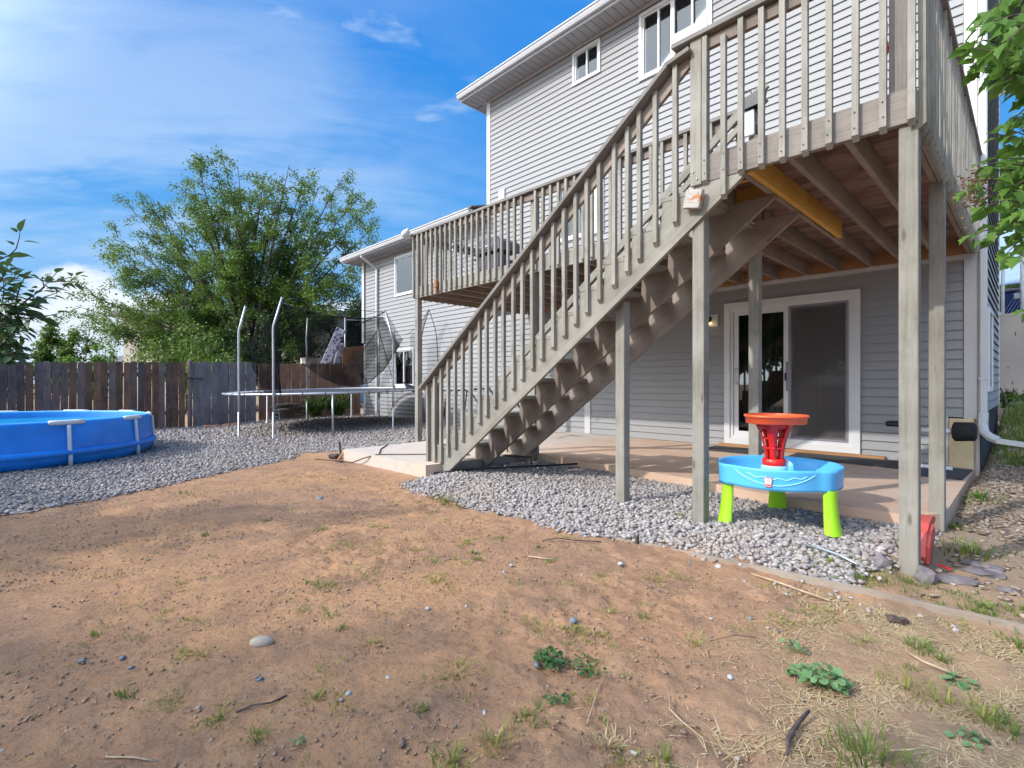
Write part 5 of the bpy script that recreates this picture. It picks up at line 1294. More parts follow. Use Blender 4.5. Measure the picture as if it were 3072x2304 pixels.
rt([(3250, 200, 2.5), (3100, 170, 2.5), (3000, 130, 2.45), (2950, 120, 2.4), (2930, 130, 2.4)]); rt([(3200, 180, 2.4), (3080, 190, 2.4), (2980, 180, 2.4), (2900, 165, 2.4)])
rt([(3200, 260, 2.5), (3080, 230, 2.45), (2990, 200, 2.4), (2920, 190, 2.4)]); rt([(3200, 130, 2.6), (3120, 110, 2.6), (3040, 90, 2.6), (2990, 85, 2.6)])
rt([(3150, 20, 2.3), (3060, 70, 2.3), (3020, 110, 2.3), (2980, 150, 2.3)]); rt([(3200, 320, 2.5), (3100, 280, 2.5), (3040, 240, 2.45), (2990, 220, 2.45)])
rt([(3200, 110, 2.35), (3120, 130, 2.35), (3060, 150, 2.35), (3010, 170, 2.35)]); rt([(3200, 210, 2.3), (3120, 215, 2.3), (3070, 225, 2.3), (3010, 245, 2.3)])
rt([(3200, 420, 2.6), (3120, 370, 2.6), (3060, 350, 2.6), (3020, 370, 2.6)], .08); rt([(3200, 480, 2.6), (3120, 440, 2.6), (3050, 420, 2.55), (2990, 400, 2.5)], .085, .055)
rt([(3250, 560, 2.5), (3120, 500, 2.5), (3020, 490, 2.5), (2950, 490, 2.45)], .09); rt([(3250, 600, 2.5), (3120, 560, 2.5), (3020, 540, 2.5), (2940, 540, 2.45), (2900, 570, 2.45)], .085, .04)
rt([(3250, 660, 2.5), (3120, 620, 2.5), (3020, 600, 2.45), (2950, 620, 2.4)], .09, .04); rt([(3250, 720, 2.5), (3120, 680, 2.5), (3030, 660, 2.45), (2960, 690, 2.4), (2920, 705, 2.4)], .09, .04)
rt([(3250, 760, 2.5), (3130, 720, 2.5), (3060, 720, 2.45), (3020, 760, 2.4)], .09, .045); rt([(3250, 640, 2.35), (3150, 620, 2.35), (3080, 630, 2.35), (3040, 650, 2.35)], .09, .04)
rt([(3250, 520, 2.4), (3150, 510, 2.4), (3090, 530, 2.4), (3040, 560, 2.4)], .09, .04); rt([(3250, 900, 2.4), (3130, 920, 2.4), (3080, 930, 2.4)], .08); rt([(3250, 330, 2.4), (3130, 320, 2.4), (3070, 330, 2.4), (3040, 360, 2.4)], .085)
tube('limb', [at(3420, 2.8, -.05), at(3380, 2.7, 1.2), atp(3250, 560, 2.5), atp(3250, 60, 2.5)], [.05, .045, .03, .015], MT['bark'], rb)
C = np.array([list(atp(rg.gauss(2925, 26), rg.gauss(575, 30), 2.55 + rg.gauss(0, .05))) for _ in range(500)])
leaves_mesh('seed_cluster', C, .018, .009, MT['leaf_red'], rb, seed=3, kind='stuff')

# ------------------------------------------------------------------ right background: retaining wall, fence, bins, slope
rw = thing('concrete_wall', 'stained pale concrete retaining wall beyond the house side at the right', 'wall', (1.2, 13.3, .5))
p0 = atp(2960, 1152, 11.4); p1 = atp(3420, 1152, 9.6)
def wallseg(name, a, b, z0, z1, th, mat, parent):
    u = b - a; ang = math.atan2(u.y, u.x)
    return put(name, box_mesh(u.length, th, z1 - z0, mat, .015), T((a.x + b.x) / 2, (a.y + b.y) / 2, (z0 + z1) / 2) @ Matrix.Rotation(ang, 4, 'Z'), parent)
st_m, nt_, b_ = newmat('stained_concrete'); v_ = coords(nt_, 'Object')
c_ = mix_rgb(nt_, maprange(nt_, noise_node(nt_, v_, 1.5, 5), .35, .65), (.44, .37, .32), (.54, .47, .41)); c_ = mix_rgb(nt_, maprange(nt_, noise_node(nt_, coords(nt_, 'Object', (3, 3, 1.2)), 4, 4, .5), .66, .70), c_, (.16, .10, .08))
nt_.links.new(c_, b_.inputs['Base Color']); b_.inputs['Roughness'].default_value = .9
wallseg('slab', p0, p1, .3, 2.66, .2, st_m, rw)
dnm = (p1 - p0).normalized(); nrm = Vector((-dnm.y, dnm.x, 0))
cf = thing('chain_link_fence', 'chain link fence with white posts standing on the concrete retaining wall at the right', 'fence', p0 + Vector((0, 0, 1.5)))
q0, q1 = p0.copy(), p1.copy()
def onwall(px):
    for k in range(400):
        p = p0.lerp(p1, k / 399); s = p.dot(VF); r = p.dot(VR)
        if 1536 + 1517 * r / s > px: return p
    return p1
for px in (3008, 3068, 3200):
    p = onwall(px); tube('fence_pole', [(p.x, p.y, 2.6), (p.x, p.y, 4.1)], .03 if px != 3068 else .04, MT['whitemetal'], cf)
a = onwall(3008); b = onwall(3300); tube('top_rail', [(a.x, a.y, 3.87), (b.x, b.y, 3.9)], .018, MT['steel'], cf)
V = []; F = []
for k in range(46):
    for sgn in (1, -1):
        t0 = k * .06; s0 = a.lerp(b, 0) + (b - a).normalized() * t0
        e = s0 + (b - a).normalized() * sgn * .62 + Vector((0, 0, 0)); lo = (s0.x, s0.y, 2.66); hi = (e.x, e.y, 3.87)
        if (Vector(hi).xy - a.xy).dot((b - a).xy) < 0: continue
        v, f = tube_geo([lo, hi], .0035, 3, False); n = len(V); V += v; F += [[i + n for i in q] for q in f]
put('wire_mesh', mesh_from('wire_mesh', V, F, MT['steel']), None, cf)
bn = thing('wheelie_bin', 'dark blue bin with a white label behind the chain link fence', 'bin', onwall(3050) + nrm * .5 + Vector((0, 0, 1.3)))
ang = math.atan2(dnm.y, dnm.x)
def nw(px, off, z): p = onwall(px) + nrm * off; return T(p.x, p.y, z) @ Matrix.Rotation(ang, 4, 'Z')
put('body', box_mesh(.62, .5, .52, MT['binblue'], .04), nw(3056, .5, 2.92), bn); put('lid', box_mesh(.66, .54, .06, MT['greypl'], .02), nw(3056, .5, 3.215), bn); put('label', box_mesh(.12, .01, .12, MT['white'], .002), nw(3044, .24, 3.07), bn)
bl = thing('basket', 'white wire basket standing beside the blue bin behind the fence', 'basket', onwall(3016) + nrm * .4 + Vector((0, 0, 1.5)))
for k in range(7): put('slat', box_mesh(.20, .16, .018, MT['whitemetal'], .004), nw(3018, .4, 2.72 + k * .075), bl)
put('post', box_mesh(.02, .02, .56, MT['whitemetal'], .004), nw(3014, .34, 2.94), bl)
nb = thing('garage', 'white and light blue garage wall behind the fence at the right', 'garage', onwall(3060) + nrm * 4)
sky_blue = plain('light_blue_siding', (.30, .44, .60), .7, var=.05)
put('wall', box_mesh(9, .2, 1.5, sky_blue, .01), nw(3150, 4, 4.62), nb); put('door_frame', box_mesh(.22, .24, 3.6, MT['white'], .01), nw(2996, 3.9, 3.6), nb); put('door_frame', box_mesh(.14, .24, 3.6, MT['white'], .01), nw(3055, 3.9, 3.6), nb)
tg = bush('leafy_shrub', 'olive green shrub seen through the chain link mesh', 3045, 15, 2.0, 3.7, 3500, .10, .06, MT['leaf_elm'], 41, base=.9)
bush('tall_tree', 'blue green tree behind the house at the right edge', 3130, 17, 7.5, 10.2, 36000, .17, .10, MT['leaf_elm'], 42, 'tree', base=.8)
nbh = thing('neighbour_eave', 'grey eave and siding of the next house at the top right corner', 'house', atp(3120, 200, 9))
a = at(2975, 10.5, 0); 
wallseg('soffit', atp(2935, 1152, 11), atp(3300, 1152, 8.5), 7.45, 7.52, 1.6, MT['soffit'], nbh)
for k in range(12): wallseg('siding_board', atp(2935, 1152, 11.9), atp(3300, 1152, 9.2), 7.55 + k * .2, 7.74 + k * .2, .05, MT['siding'], nbh)
nbh2 = None
def tuft(name, P, n, h, spread, mat, seed, parent=None, lean=.5, w=.004, kind=None, label=None, cat=None, group=None, flat=0.):
    rg = np.random.default_rng(seed); V = []; F = []
    P = np.atleast_2d(P)
    for (cx, cy) in P:
        for k in range(n):
            a = rg.uniform(0, 6.283); d = min(abs(rg.normal(0, spread)), 1.7 * spread); x = cx + d * math.cos(a); y = cy + d * math.sin(a); z = float(gz(x, y)) - .004
            hh = h * rg.uniform(.45, 1.15); a2 = a + rg.normal(0, .6); ln = lean * rg.uniform(.2, 1.3) * hh; dx, dy = math.cos(a2), math.sin(a2); sx, sy = -dy * w * rg.uniform(.6, 1.4), dx * w * rg.uniform(.6, 1.4)
            m = len(V); up = hh * (1 - flat * .8)
            V += [(x - sx, y - sy, z), (x + sx, y + sy, z), (x + dx * ln * .35 + sx * .8, y + dy * ln * .35 + sy * .8, z + up * .6), (x + dx * ln * .35 - sx * .8, y + dy * ln * .35 - sy * .8, z + up * .6), (x + dx * ln, y + dy * ln, z + up * (1 - .25 * ln / hh))]
            F += [(m, m + 1, m + 2, m + 3), (m + 3, m + 2, m + 4)]
    o = put(name, mesh_from(name, V, F, mat), None, parent)
    tag(o, label, cat, group, kind); return o
# green slope behind the house corner
rgs = np.random.default_rng(50); P = np.stack([rgs.uniform(-.3, 2.2, 900), rgs.uniform(8.2, 12.6, 900)], 1)
tuft('grass', P, 16, .09, .10, MT['grass'], 51, kind='stuff', label='patchy green grass on the slope below the concrete wall', cat='grass', w=.006)
tuft('grass', P[:120] + [0, .2], 14, .12, .10, MT['grass_yel'], 52, kind='stuff', label='dry yellow grass mixed into the slope', cat='grass', w=.006)
bush('weed_bush', 'bright green bushy weed on the slope against the concrete wall', 3040, 9.6, .9, .62, 2200, .06, .025, MT['leaf_bright'], 55, 'weeds', base=.45)
tube_o = thing('fallen_branch', 'thin bent bare branch leaning on the concrete wall behind the house corner', 'branch', atp(2998, 1160, 9.5))
tube('stem', [atp(2992, 1156, 9.8), atp(3001, 1165, 9.6), atp(3015, 1190, 9.4), atp(3022, 1215, 9.2)], [.008, .012, .016, .02], MT['stick'], tube_o)

# ------------------------------------------------------------------ shade trees behind the photographer (their shade lies on the near dirt)
for i, (x, y, w, h, sd) in enumerate(((-12.2, -12.7, 6.5, 8.6, 62), (-8.4, -12.0, 6.0, 8.6, 63), (-5.0, -11.9, 5.5, 9.3, 64), (-1.9, -11.8, 5.5, 9.0, 65))):
    B = Vector((x, y, 0)); r = random.Random(sd)
    tips = [B + Vector((math.cos(q) * w / 2 * r.uniform(.5, 1), math.sin(q) * w / 2.6 * r.uniform(.4, 1), h * (1 - .55 * r.random() ** 2) * .97)) for q in [k * .38 for k in range(26)]] + [B + Vector((0, 0, h))]
    tree('shade_tree', 'broad leafy yard tree %s of the row standing behind the lawn' % ('leftmost', 'second from the left', 'second from the right', 'rightmost')[i], B, tips, .16, 26000, .28, .20, MT['leaf_elm'], sd, 12, 1.5, .3, 1.8, 'trees shading the near dirt', .3)

# ------------------------------------------------------------------ water play table
wt = thing('water_play_table', "child's blue water play table with lime legs and red tower on the gravel", 'play table', (-1.385, 4.20, .08))
WC = Vector((-1.36, 4.16)); BR = .415
def eg(a):          # slightly egg-shaped outline, wide pods at the three legs
    r = BR * (1 + .03 * math.cos(2 * (a - 0.8)))
    for la in LEGA: 
        d = (a - la + math.pi) % (2 * math.pi) - math.pi; r += .030 * math.exp(-(d / .17) ** 4)
    return r
LEGP = [(-1.615, 3.86), (-.985, 4.02), (-1.50, 4.56)]
LEGA = [math.atan2(y - WC.y, x - WC.x) for x, y in LEGP]
def egg_loft(name, prof, mat, seg=96, cen=WC, fn=eg):
    V = []; F = []
    for (k, dz) in prof:
        for i in range(seg):
            a = 2 * math.pi * i / seg; r = fn(a) * k if k > .3 else BR * k
            V.append((cen.x + r * math.cos(a), cen.y + r * math.sin(a), dz))
    for j in range(len(prof) - 1):
        for i in range(seg):
            l = (i + 1) % seg; F.append((j * seg + i, j * seg + l, (j + 1) * seg + l, (j + 1) * seg + i))
    return put(name, mesh_from(name, V, F, mat, True), None, wt)
ZR = .515
bas = egg_loft('basin', [(.955, .375), (.985, .377), (.992, .39), (1.0, ZR - .02), (1.008, ZR - .006), (1.0, ZR + .004), (.965, ZR + .006), (.945, ZR - .004), (.91, ZR - .03), (.86, .405), (.80, .392), (.30, .39), (.001, .39)], MT['blue'])
egg_loft('lower_lip', [(.95, .372), (.985, .371), (.99, .376)], MT['blue'])
# wavy relief lines on the front of the basin
def relief(fz, a0, a1, r=.004):
    pts = []
    for i in range(41):
        t = i / 40; a = a0 + (a1 - a0) * t; rr = eg(a) * 1.0 - .0005
        pts.append((WC.x + rr * math.cos(a), WC.y + rr * math.sin(a), fz(t)))
    tube('relief_line', pts, r, MT['ltblue'], bas, seg=6)
aL, aR = LEGA[0] + .30, LEGA[1] - .30
if aR < aL: aR += 2 * math.pi
relief(lambda t: .492 - .33 * t * (1 - t), aL, aR); relief(lambda t: .478 - .022 * math.sin(math.pi * t) + .007 * math.sin(t * 26), aL + .2, aR - .15)
am = aL + (aR - aL) * .43; rr = eg(am) * 1.0 + .003
MB = T(WC.x + rr * math.cos(am), WC.y + rr * math.sin(am), .432) @ Matrix.Rotation(am + math.pi / 2, 4, 'Z')
prism('badge', [(-.024, .032), (.024, .032), (.026, .024), (.020, -.030), (.016, -.033), (-.016, -.033), (-.020, -.030), (-.026, .024)], 'y', -.004, .004, MT['red'], bas, M=MB)
prism('badge_face', [(-.021, .028), (.021, .028), (.0225, .022), (.0175, -.028), (-.0175, -.028), (-.0225, .022)], 'y', -.0055, -.0042, MT['white'], bas, M=MB)
prism('badge_strip', [(-.018, -.014), (.018, -.014), (.0165, -.023), (-.0165, -.023)], 'y', -.0068, -.0057, MT['red'], bas, M=MB)
for k in range(3): put('badge_mark', box_mesh(.005, .001, .005, MT['greypl'], .0003), MB @ T(-.008 + k * .008, -.0065, .010), bas)
for (x, y), la in zip(LEGP, LEGA):
    V = []; F = []; out = Vector((math.cos(la), math.sin(la))); tan = Vector((-out.y, out.x)); z0 = float(gz(x, y)) + .02; nl = 7; seg = 18
    for i in range(nl + 1):
        t = i / nl; z = .385 + (z0 - .385) * t; k = 1 + .28 * t ** 2.2
        for j in range(seg):
            a = 2 * math.pi * j / seg; px = math.cos(a) * .048 * k; py = math.sin(a) * .057 * k
            if math.cos(a) < -.1: px *= .35
            c = Vector((x, y)) - out * .005 + out * (px + .022 * t * t) + tan * py; V.append((c.x, c.y, z))
    for i in range(nl):
        for j in range(seg): l = (j + 1) % seg; F.append((i * seg + j, (i + 1) * seg + j, (i + 1) * seg + l, i * seg + l))
    lg = put('leg', mesh_from('leg', V, F, MT['green'], True), None, wt)
    # moulded pocket on the leg
    pc = Vector((x, y)) + out * .055 + tan * .012
# tower: foot ring, four flaring ribs, ladders between them
TCn = Vector((-1.405, 4.20)); 
def lat(name, prof, mat, par, cx, cy, seg=28, sm=True, sx=1., sy=1.):
    V, F = lathe_geo(prof, seg, 0, 0, sx, sy); return put(name, mesh_from(name, V, F, mat, sm), T(cx, cy, 0), par)
lat('tower_base', [(.001, .392), (.098, .392), (.094, .47), (.086, .492), (.001, .493)], MT['ltblue'], wt, *TCn)
tw_ = lat('tower', [(.080, .480), (.086, .492), (.084, .535), (.074, .545), (.060, .545), (.060, .48)], MT['red'], wt, *TCn)
for k in range(5):
    a0 = 2 * math.pi * k / 5 - 1.35; V = []; F = []; n = 9
    for i in range(n):
        t = i / (n - 1); z = .535 + .275 * t; r = .066 + .014 * t + .060 * t ** 2.4; hw = .34 + .12 * t
        for da, dr in ((-hw, 0), (hw, 0), (hw, -.008), (-hw, -.008)):
            V.append(((r + dr) * math.cos(a0 + da * (1 - .2 * t)), (r + dr) * math.sin(a0 + da * (1 - .2 * t)), z))
    for i in range(n - 1):
        for j in range(4): l = (j + 1) % 4; F.append((i * 4 + j, i * 4 + l, i * 4 + 4 + l, i * 4 + 4 + j))
    put('rib', mesh_from('rib', V, F, MT['red'], True), T(TCn.x, TCn.y, 0), tw_)
for z in (.625, .70): lat('rung', [(.060 + .02 * (z - .6), z - .006), (.070 + .25 * (z - .6) ** 1.4, z - .006), (.070 + .25 * (z - .6) ** 1.4, z + .006), (.060 + .02 * (z - .6), z + .006), (.060 + .02 * (z - .6), z - .006)], MT['red'], tw_, *TCn)
lat('tower_core', [(.018, .48), (.022, .80), (.001, .81)], MT['red'], tw_, *TCn); lat('tower_head', [(.05, .765), (.118, .792), (.13, .812), (.04, .812)], MT['red'], tw_, *TCn)
# top tray: rounded triangle with a raised central ring
def tri(a): return .214 * (1 + .055 * math.cos(3 * (a - .25)) + .03 * math.cos(2 * a))
def tloft(name, prof, mat, par=wt, fn=tri, cen=TCn, seg=72):
    V = []; F = []
    for (k, z) in prof:
        for i in range(seg):
            a = 2 * math.pi * i / seg; r = fn(a) * k; V.append((r * math.cos(a), r * math.sin(a), z))
    for j in range(len(prof) - 1):
        for i in range(seg): l = (i + 1) % seg; F.append((j * seg + i, j * seg + l, (j + 1) * seg + l, (j + 1) * seg + i))
    return put(name, mesh_from(name, V, F, mat, True), T(cen.x, cen.y, 0), par)
ty = tloft('top_tray', [(.001, .822), (.5, .818), (.93, .815), (.965, .82), (.975, .862), (1.03, .866), (1.04, .872), (1.03, .882), (.98, .884), (.95, .878), (.935, .845), (.7, .835), (.62, .838), (.60, .868), (.57, .876), (.52, .876), (.49, .866), (.47, .85), (.001, .846)], MT['orange'])

# ------------------------------------------------------------------ patio things
def mat_(lab, pts):
    o = prism('rubber_mat', pts, 'z', .157, .172, MT['rubber']); tag(o, lab, 'mat', 'dark mats along the sliding door')
mat_('small dark rubber mat left of the support post by the sliding door', [(-3.42, 7.10), (-2.62, 7.16), (-2.66, 7.72), (-3.42, 7.70)])
mat_('long dark rubber mat running right from the sliding door', [(-2.25, 7.22), (-1.02, 7.12), (-1.04, 7.78), (-2.28, 7.74)])
mat_('square dark rubber mat lying across the right corner of the patio', [(-1.0, 6.73), (-.50, 6.74), (-.47, 7.56), (-1.0, 7.62)])
wbn = thing('weight_bench', 'white framed exercise bench with black foam roller behind the right posts', 'exercise bench', (-.75, 7.3, .16))
tube('arm', [(-1.0, 7.30, .60), (-.56, 7.30, .60)], .028, MT['whitemetal'], wbn)
V, F = tube_geo([(-.62, 7.30, .60), (-.60, 7.30, .60), (-.44, 7.30, .61), (-.42, 7.30, .61)], [.07, .105, .10, .07], 16)
put('foam_roller', mesh_from('foam_roller', V, F, MT['foam'], True), None, wbn)
tube('foot_bar', [(-1.0, 7.35, .185), (-.62, 7.35, .185)], .022, MT['whitemetal'], wbn); tube('upright', [(-.98, 7.33, .185), (-.98, 7.30, .62)], .025, MT['whitemetal'], wbn)
put('seat', box_mesh(.30, .24, .06, MT['black'], .02), T(-1.05, 7.3, .66), wbn); put('wheel', box_mesh(.03, .1, .1, MT['black'], .02), T(-.80, 6.2, .21), wbn)
rd = thing('red_plastic_toy', 'faded red curved plastic toy part lying behind the foot of the corner post', 'toy', (-.56, 4.25, 0))
prism('shell', [(3.96, .02), (4.06, .02), (4.10, .06), (4.14, .10), (4.18, .15), (4.22, .185), (4.30, .205), (4.36, .20), (4.38, .225), (4.32, .25), (4.20, .26), (4.08, .245), (3.99, .20), (3.94, .14), (3.92, .07)], 'x', -.53, -.455, MT['coral'], rd)
prism('shell_edge', [(3.945, .03), (4.05, .03), (4.20, .18), (4.12, .235), (4.0, .19), (3.945, .13)], 'x', -.4545, -.437, MT['coral'], rd)
prism('inner', [(4.14, .04), (4.30, .03), (4.32, .17), (4.26, .17), (4.20, .13)], 'x', -.52, -.46, MT['black'], rd)
ht = thing('hose', 'thin brown hose lying over the patio slab from the stair foot', 'hose', (-6, 3.7, .16))
for pts in ([(-5.3, 4.35, .162), (-5.77, 3.94, .162), (-6.2, 3.46, .164), (-6.4, 3.36, .10), (-6.65, 3.33, .02), (-7.0, 3.28, .012), (-7.4, 3.12, .012)], [(-7.12, 4.16, .162), (-6.7, 3.8, .163), (-6.25, 3.52, .164)]):
    tube('length', pts, .009, MT['cord'], ht, seg=6)
h2 = thing('black_hose', 'black irrigation hose lying under the foot of the stairs', 'hose', (-4.8, 4, .1))
tube('length', [(-5.1, 3.5, .03), (-4.75, 3.75, .10), (-4.4, 4.2, .12), (-4.1, 4.6, .13), (-3.9, 4.9, .14)], .012, MT['hose'], h2, seg=6); tube('length', [(-4.9, 4.6, .17), (-4.5, 4.7, .18), (-4.2, 4.4, .16)], .012, MT['hose'], h2, seg=6)
dbs = thing('scrap_wood', 'small pile of scrap wood and dark clod at the outer corner of the patio slab', 'debris', (-7.15, 3.45, 0))
put('lump', box_mesh(.16, .10, .07, MT['stick'], .03), T(-7.30, 3.36, .04) @ Matrix.Rotation(.5, 4, 'Z'), dbs)
beam('stake', (-7.15, 3.40, .02), (-7.25, 3.42, .25), .03, .03, MT['stick'], dbs); beam('stake', (-7.12, 3.34, .0), (-7.08, 3.44, .15), .05, .03, MT['ply'], dbs); beam('stake', (-7.0, 3.24, .02), (-6.85, 3.27, .02), .03, .02, MT['stick'], dbs)

# log pile under the trampoline
lp = thing('firewood_pile', 'stack of gnarled grey logs against the fence under the trampoline', 'firewood', (-14.5, 5.45, .1))
r = random.Random(5)
for row in range(6):
    for k in range(3 if row < 5 else 2):
        y = 5.12 + k * .27 + r.uniform(-.05, .05) + row * .02; L = r.uniform(.35, .55) * (1 - row * .03); z = .17 + row * .075; x = -14.55 + r.uniform(-.08, .08)
        pts = [(x + r.uniform(-.03, .03), y - L / 2, z + r.uniform(-.02, .02)), (x, y - L * .15, z + r.uniform(-.02, .025)), (x, y + L * .2, z + r.uniform(-.02, .02)), (x, y + L / 2, z + r.uniform(-.03, .02))]
        q = r.uniform(.028, .046); tube('log', pts, [q, q * 1.15, q * .95, q * .7], MT['log'], lp, seg=7)
hp = thing('blue_crate', 'small light blue frame leaning at the left end of the log pile', 'frame', (-14.4, 4.98, .1))
tube('frame', [(-14.4, 4.93, .12), (-14.42, 4.95, .42), (-14.42, 5.06, .43), (-14.4, 5.08, .12)], .014, MT['ltblue'], hp)
beam('board', (-14.35, 4.9, .14), (-14.4, 5.5, .13), .06, .04, MT['concrete'], hp)
gb = prism('garden_board', [(-.05, 0), (.05, 0), (.05, .08), (-.05, .08)], 'y', 0, 1.75, MT['edging'], M=T(-14.35, 6.0, .10)); tag(gb, 'reddish board edging the weeds at the fence foot', 'board')
r = random.Random(9)
rg2 = random.Random(77)
def rock(name, label, cat, x, y, sx, sy, sz, mat, seed, group=None, rot=0., sub=2, jag=.12, z=None):
    r = random.Random(seed); import bmesh
    bm = bmesh.new(); bmesh.ops.create_icosphere(bm, subdivisions=sub, radius=1)
    for v in bm.verts:
        k = 1 + jag * mnoise.noise(v.co * 1.6 + Vector((seed, 0, 0))) * 2 + jag * .4 * mnoise.noise(v.co * 5 + Vector((0, seed, 0)))
        v.co = Vector((v.co.x * sx * k, v.co.y * sy * k, max(-.5, v.co.z) * sz * k))
    me = bpy.data.meshes.new(name); bm.to_mesh(me); bm.free(); me.materials.append(mat)
    if jag < .2: me.polygons.foreach_set('use_smooth', [True] * len(me.polygons))
    o = put(name, me, T(x, y, float(gz(x, y)) + sz * .35 if z is None else z) @ Matrix.Rotation(rot, 4, 'Z')); tag(o, label, cat, group); return o
for i, y in enumerate((3.35, 3.55, 3.82, 4.05)):
    rock('red_rock', 'low reddish rock at the foot of the grey gate, %s from the post' % ('nearest', 'second', 'third', 'fourth')[i], 'rock', -14.6, y, .12, .14, .06, MT['terra'], 90 + i, 'reddish rocks along the gate foot')
rock('cobble', 'large smooth tan cobble lying on the dirt in the left foreground', 'stone', -2.324, .745, .052, .032, .026, MT['cobble'], 1, rot=.9, jag=.03)
for i, (nm, lab, x, y, s, m) in enumerate((
    ('pebble', 'dark blue green pebble farthest left of three near the left foreground', -2.657, .173, .014, 'bluestone'), ('pebble', 'blue grey pebble, upper one of the pair right of the blue green pebble', -2.572, .294, .014, 'bluestone'),
    ('pebble', 'darkest small blue grey pebble, lower one of the pair in the left foreground', -2.464, .308, .012, 'bluestone'), ('pebble', 'single blue grey pebble below the tan cobble', -2.042, .649, .013, 'bluestone'),
    ('pebble', 'light angular grey stone between grass tufts right of the cobble', -1.73, .852, .014, 'greystone'), ('pebble', 'dark brown stone below and left of the tan cobble', -2.204, .47, .013, 'brownstone'),
    ('flat_stone', 'flat dark grey stone on the dirt just in front of the gravel path', -4.83, 2.085, .045, 'bluestone'), ('pebble', 'angular blue grey stone right of center above the leafy weed', -1.513, 1.871, .022, 'bluestone'),
    ('pebble', 'blue grey pebble left of the dark green weed', -1.377, 1.473, .016, 'bluestone'), ('pebble', 'reddish brown stone in the sunlit middle of the dirt', -1.759, 2.151, .018, 'brownstone'),
    ('pebble', 'pale blue pebble in the sunlit middle left', -1.987, 1.606, .012, 'greystone'), ('pebble', 'white grey pebble left of the pale blue one', -2.103, 1.453, .013, 'greystone'),
    ('pebble', 'pinkish pebble, upper one of two in the sunlit dirt', -2.248, 2.172, .015, 'greystone'), ('pebble', 'grey pebble, lower one of two in the sunlit dirt', -2.197, 2.064, .014, 'greystone'),
    ('pebble', 'grey pebble far back in the sunlit dirt', -2.575, 2.164, .016, 'greystone'), ('pebble', 'round pale pebble above the shaded foreground', -1.721, 1.008, .014, 'greystone'),
    ('pebble', 'white elongated pebble in the shaded foreground', -1.305, 1.135, .011, 'greystone'), ('pebble', 'reddish flat stone near the bottom edge', -1.38, .857, .016, 'brownstone'),
    ('pebble', 'grey stone near the spilled gravel by the edging', -1.783, 2.668, .02, 'greystone'), ('pebble', 'white oval pebble left of the broad leaved weed', -.804, 1.937, .017, 'greystone'),
    ('pebble', 'tan broken pebble below the white oval one', -.806, 1.782, .014, 'cobble'), ('pebble', 'white stone lying against the wooden edging', -1.335, 3.05, .025, 'greystone'),
    ('pebble', 'brown oval pebble below the curved rootlet', -.78, 1.523, .013, 'brownstone'), ('pebble', 'small pale pebble beside the dry brown tuft', -.843, 1.33, .010, 'greystone'), ('pebble', 'small bluish pebble in the dirt below the edging', -.937, 2.48, .012, 'bluestone'))):
    k = rg2.uniform(1.0, 1.5); rock(nm, lab, 'stone', x, y, s * k, s * .8, s * .6 if nm == 'pebble' else s * .3, MT[m], i + 2, 'single stones lying on the dirt', rg2.uniform(0, 3), 1 if s < .02 else 2, .10)
for i, (lab, x, y, sx, sy, sz) in enumerate((('blocky purple grey rock at the right foot of the corner post', -.43, 3.69, .055, .045, .06), ('flat purple slate slab lying right of the blocky rock', -.31, 3.80, .12, .055, .03), ('small upright slate wedge at the left foot of the corner post', -.62, 3.60, .045, .03, .06),
    ('pale slate piece, leftmost of the group behind the slab', -.27, 4.22, .06, .045, .02), ('long slate piece in the middle of the group behind the slab', -.215, 4.05, .10, .05, .022), ('round ended slate piece, rightmost of the group behind the slab', -.17, 4.21, .06, .035, .02), ('small flat slate lying alone toward the right edge', -.10, 3.82, .05, .03, .018), ('thin slate between the long piece and the rightmost one', -.165, 4.10, .06, .03, .02))):
    rock('slate_rock', lab, 'rock', x, y, sx, sy, sz, MT['slate'], 40 + i, 'slate pieces by the corner post', rg2.uniform(-.5, .5), 2, .22)
tg_ = thing('red_plastic_scrap', 'tiny bright red plastic scrap between the slate rocks', 'scrap', (-.37, 3.95, 0)); put('scrap', box_mesh(.07, .03, .008, MT['red'], .002), T(-.372, 3.95, .03) @ Matrix.Rotation(.5, 4, 'Z') @ Matrix.Rotation(.3, 4, 'Y'), tg_)
# wooden landscape edging
ed = [(-2.10, 3.07), (-1.97, 3.10), (-1.54, 3.13), (-1.20, 3.13), (-.985, 3.13), (-.76, 3.16), (-.558, 3.19), (-.37, 3.21), (-.203, 3.225), (-.03, 3.23), (.35, 3.26), (.9, 3.32)]
eg_ = thing('wood_edging', 'long curved strip of wooden landscape edging in front of the gravel', 'edging', (-1, 3.13, 0))
V = []; F = []
for i, (x, y) in enumerate(ed):
    z = float(gz(x, y)); h = .008 + .028 * sst(x, -2.0, -.9); w = .006 + .006 * sst(x, -2, -.5)
    V += [(x, y - w, z - .05), (x, y - w, z + h), (x, y + w, z + h + .002), (x, y + w, z - .05)]
for i in range(len(ed) - 1):
    for j in range(3): F.append((i * 4 + j, i * 4 + 4 + j, i * 4 + 5 + j, i * 4 + 1 + j))
put('strip', mesh_from('strip', V, F, MT['edging']), None, eg_)
beam('stake', (-1.93, 3.09, -.03), (-1.93, 3.09, .06), .018, .03, MT['stick'], eg_)
pv = thing('plastic_strip', 'short grey plastic edging strip poking out of the gravel', 'strip', (-.9, 3.6, .08))
tube('strip', [(-1.05, 3.62, .085), (-.92, 3.56, .10), (-.80, 3.50, .10), (-.70, 3.44, .085)], .008, MT['steel'], pv, seg=6)
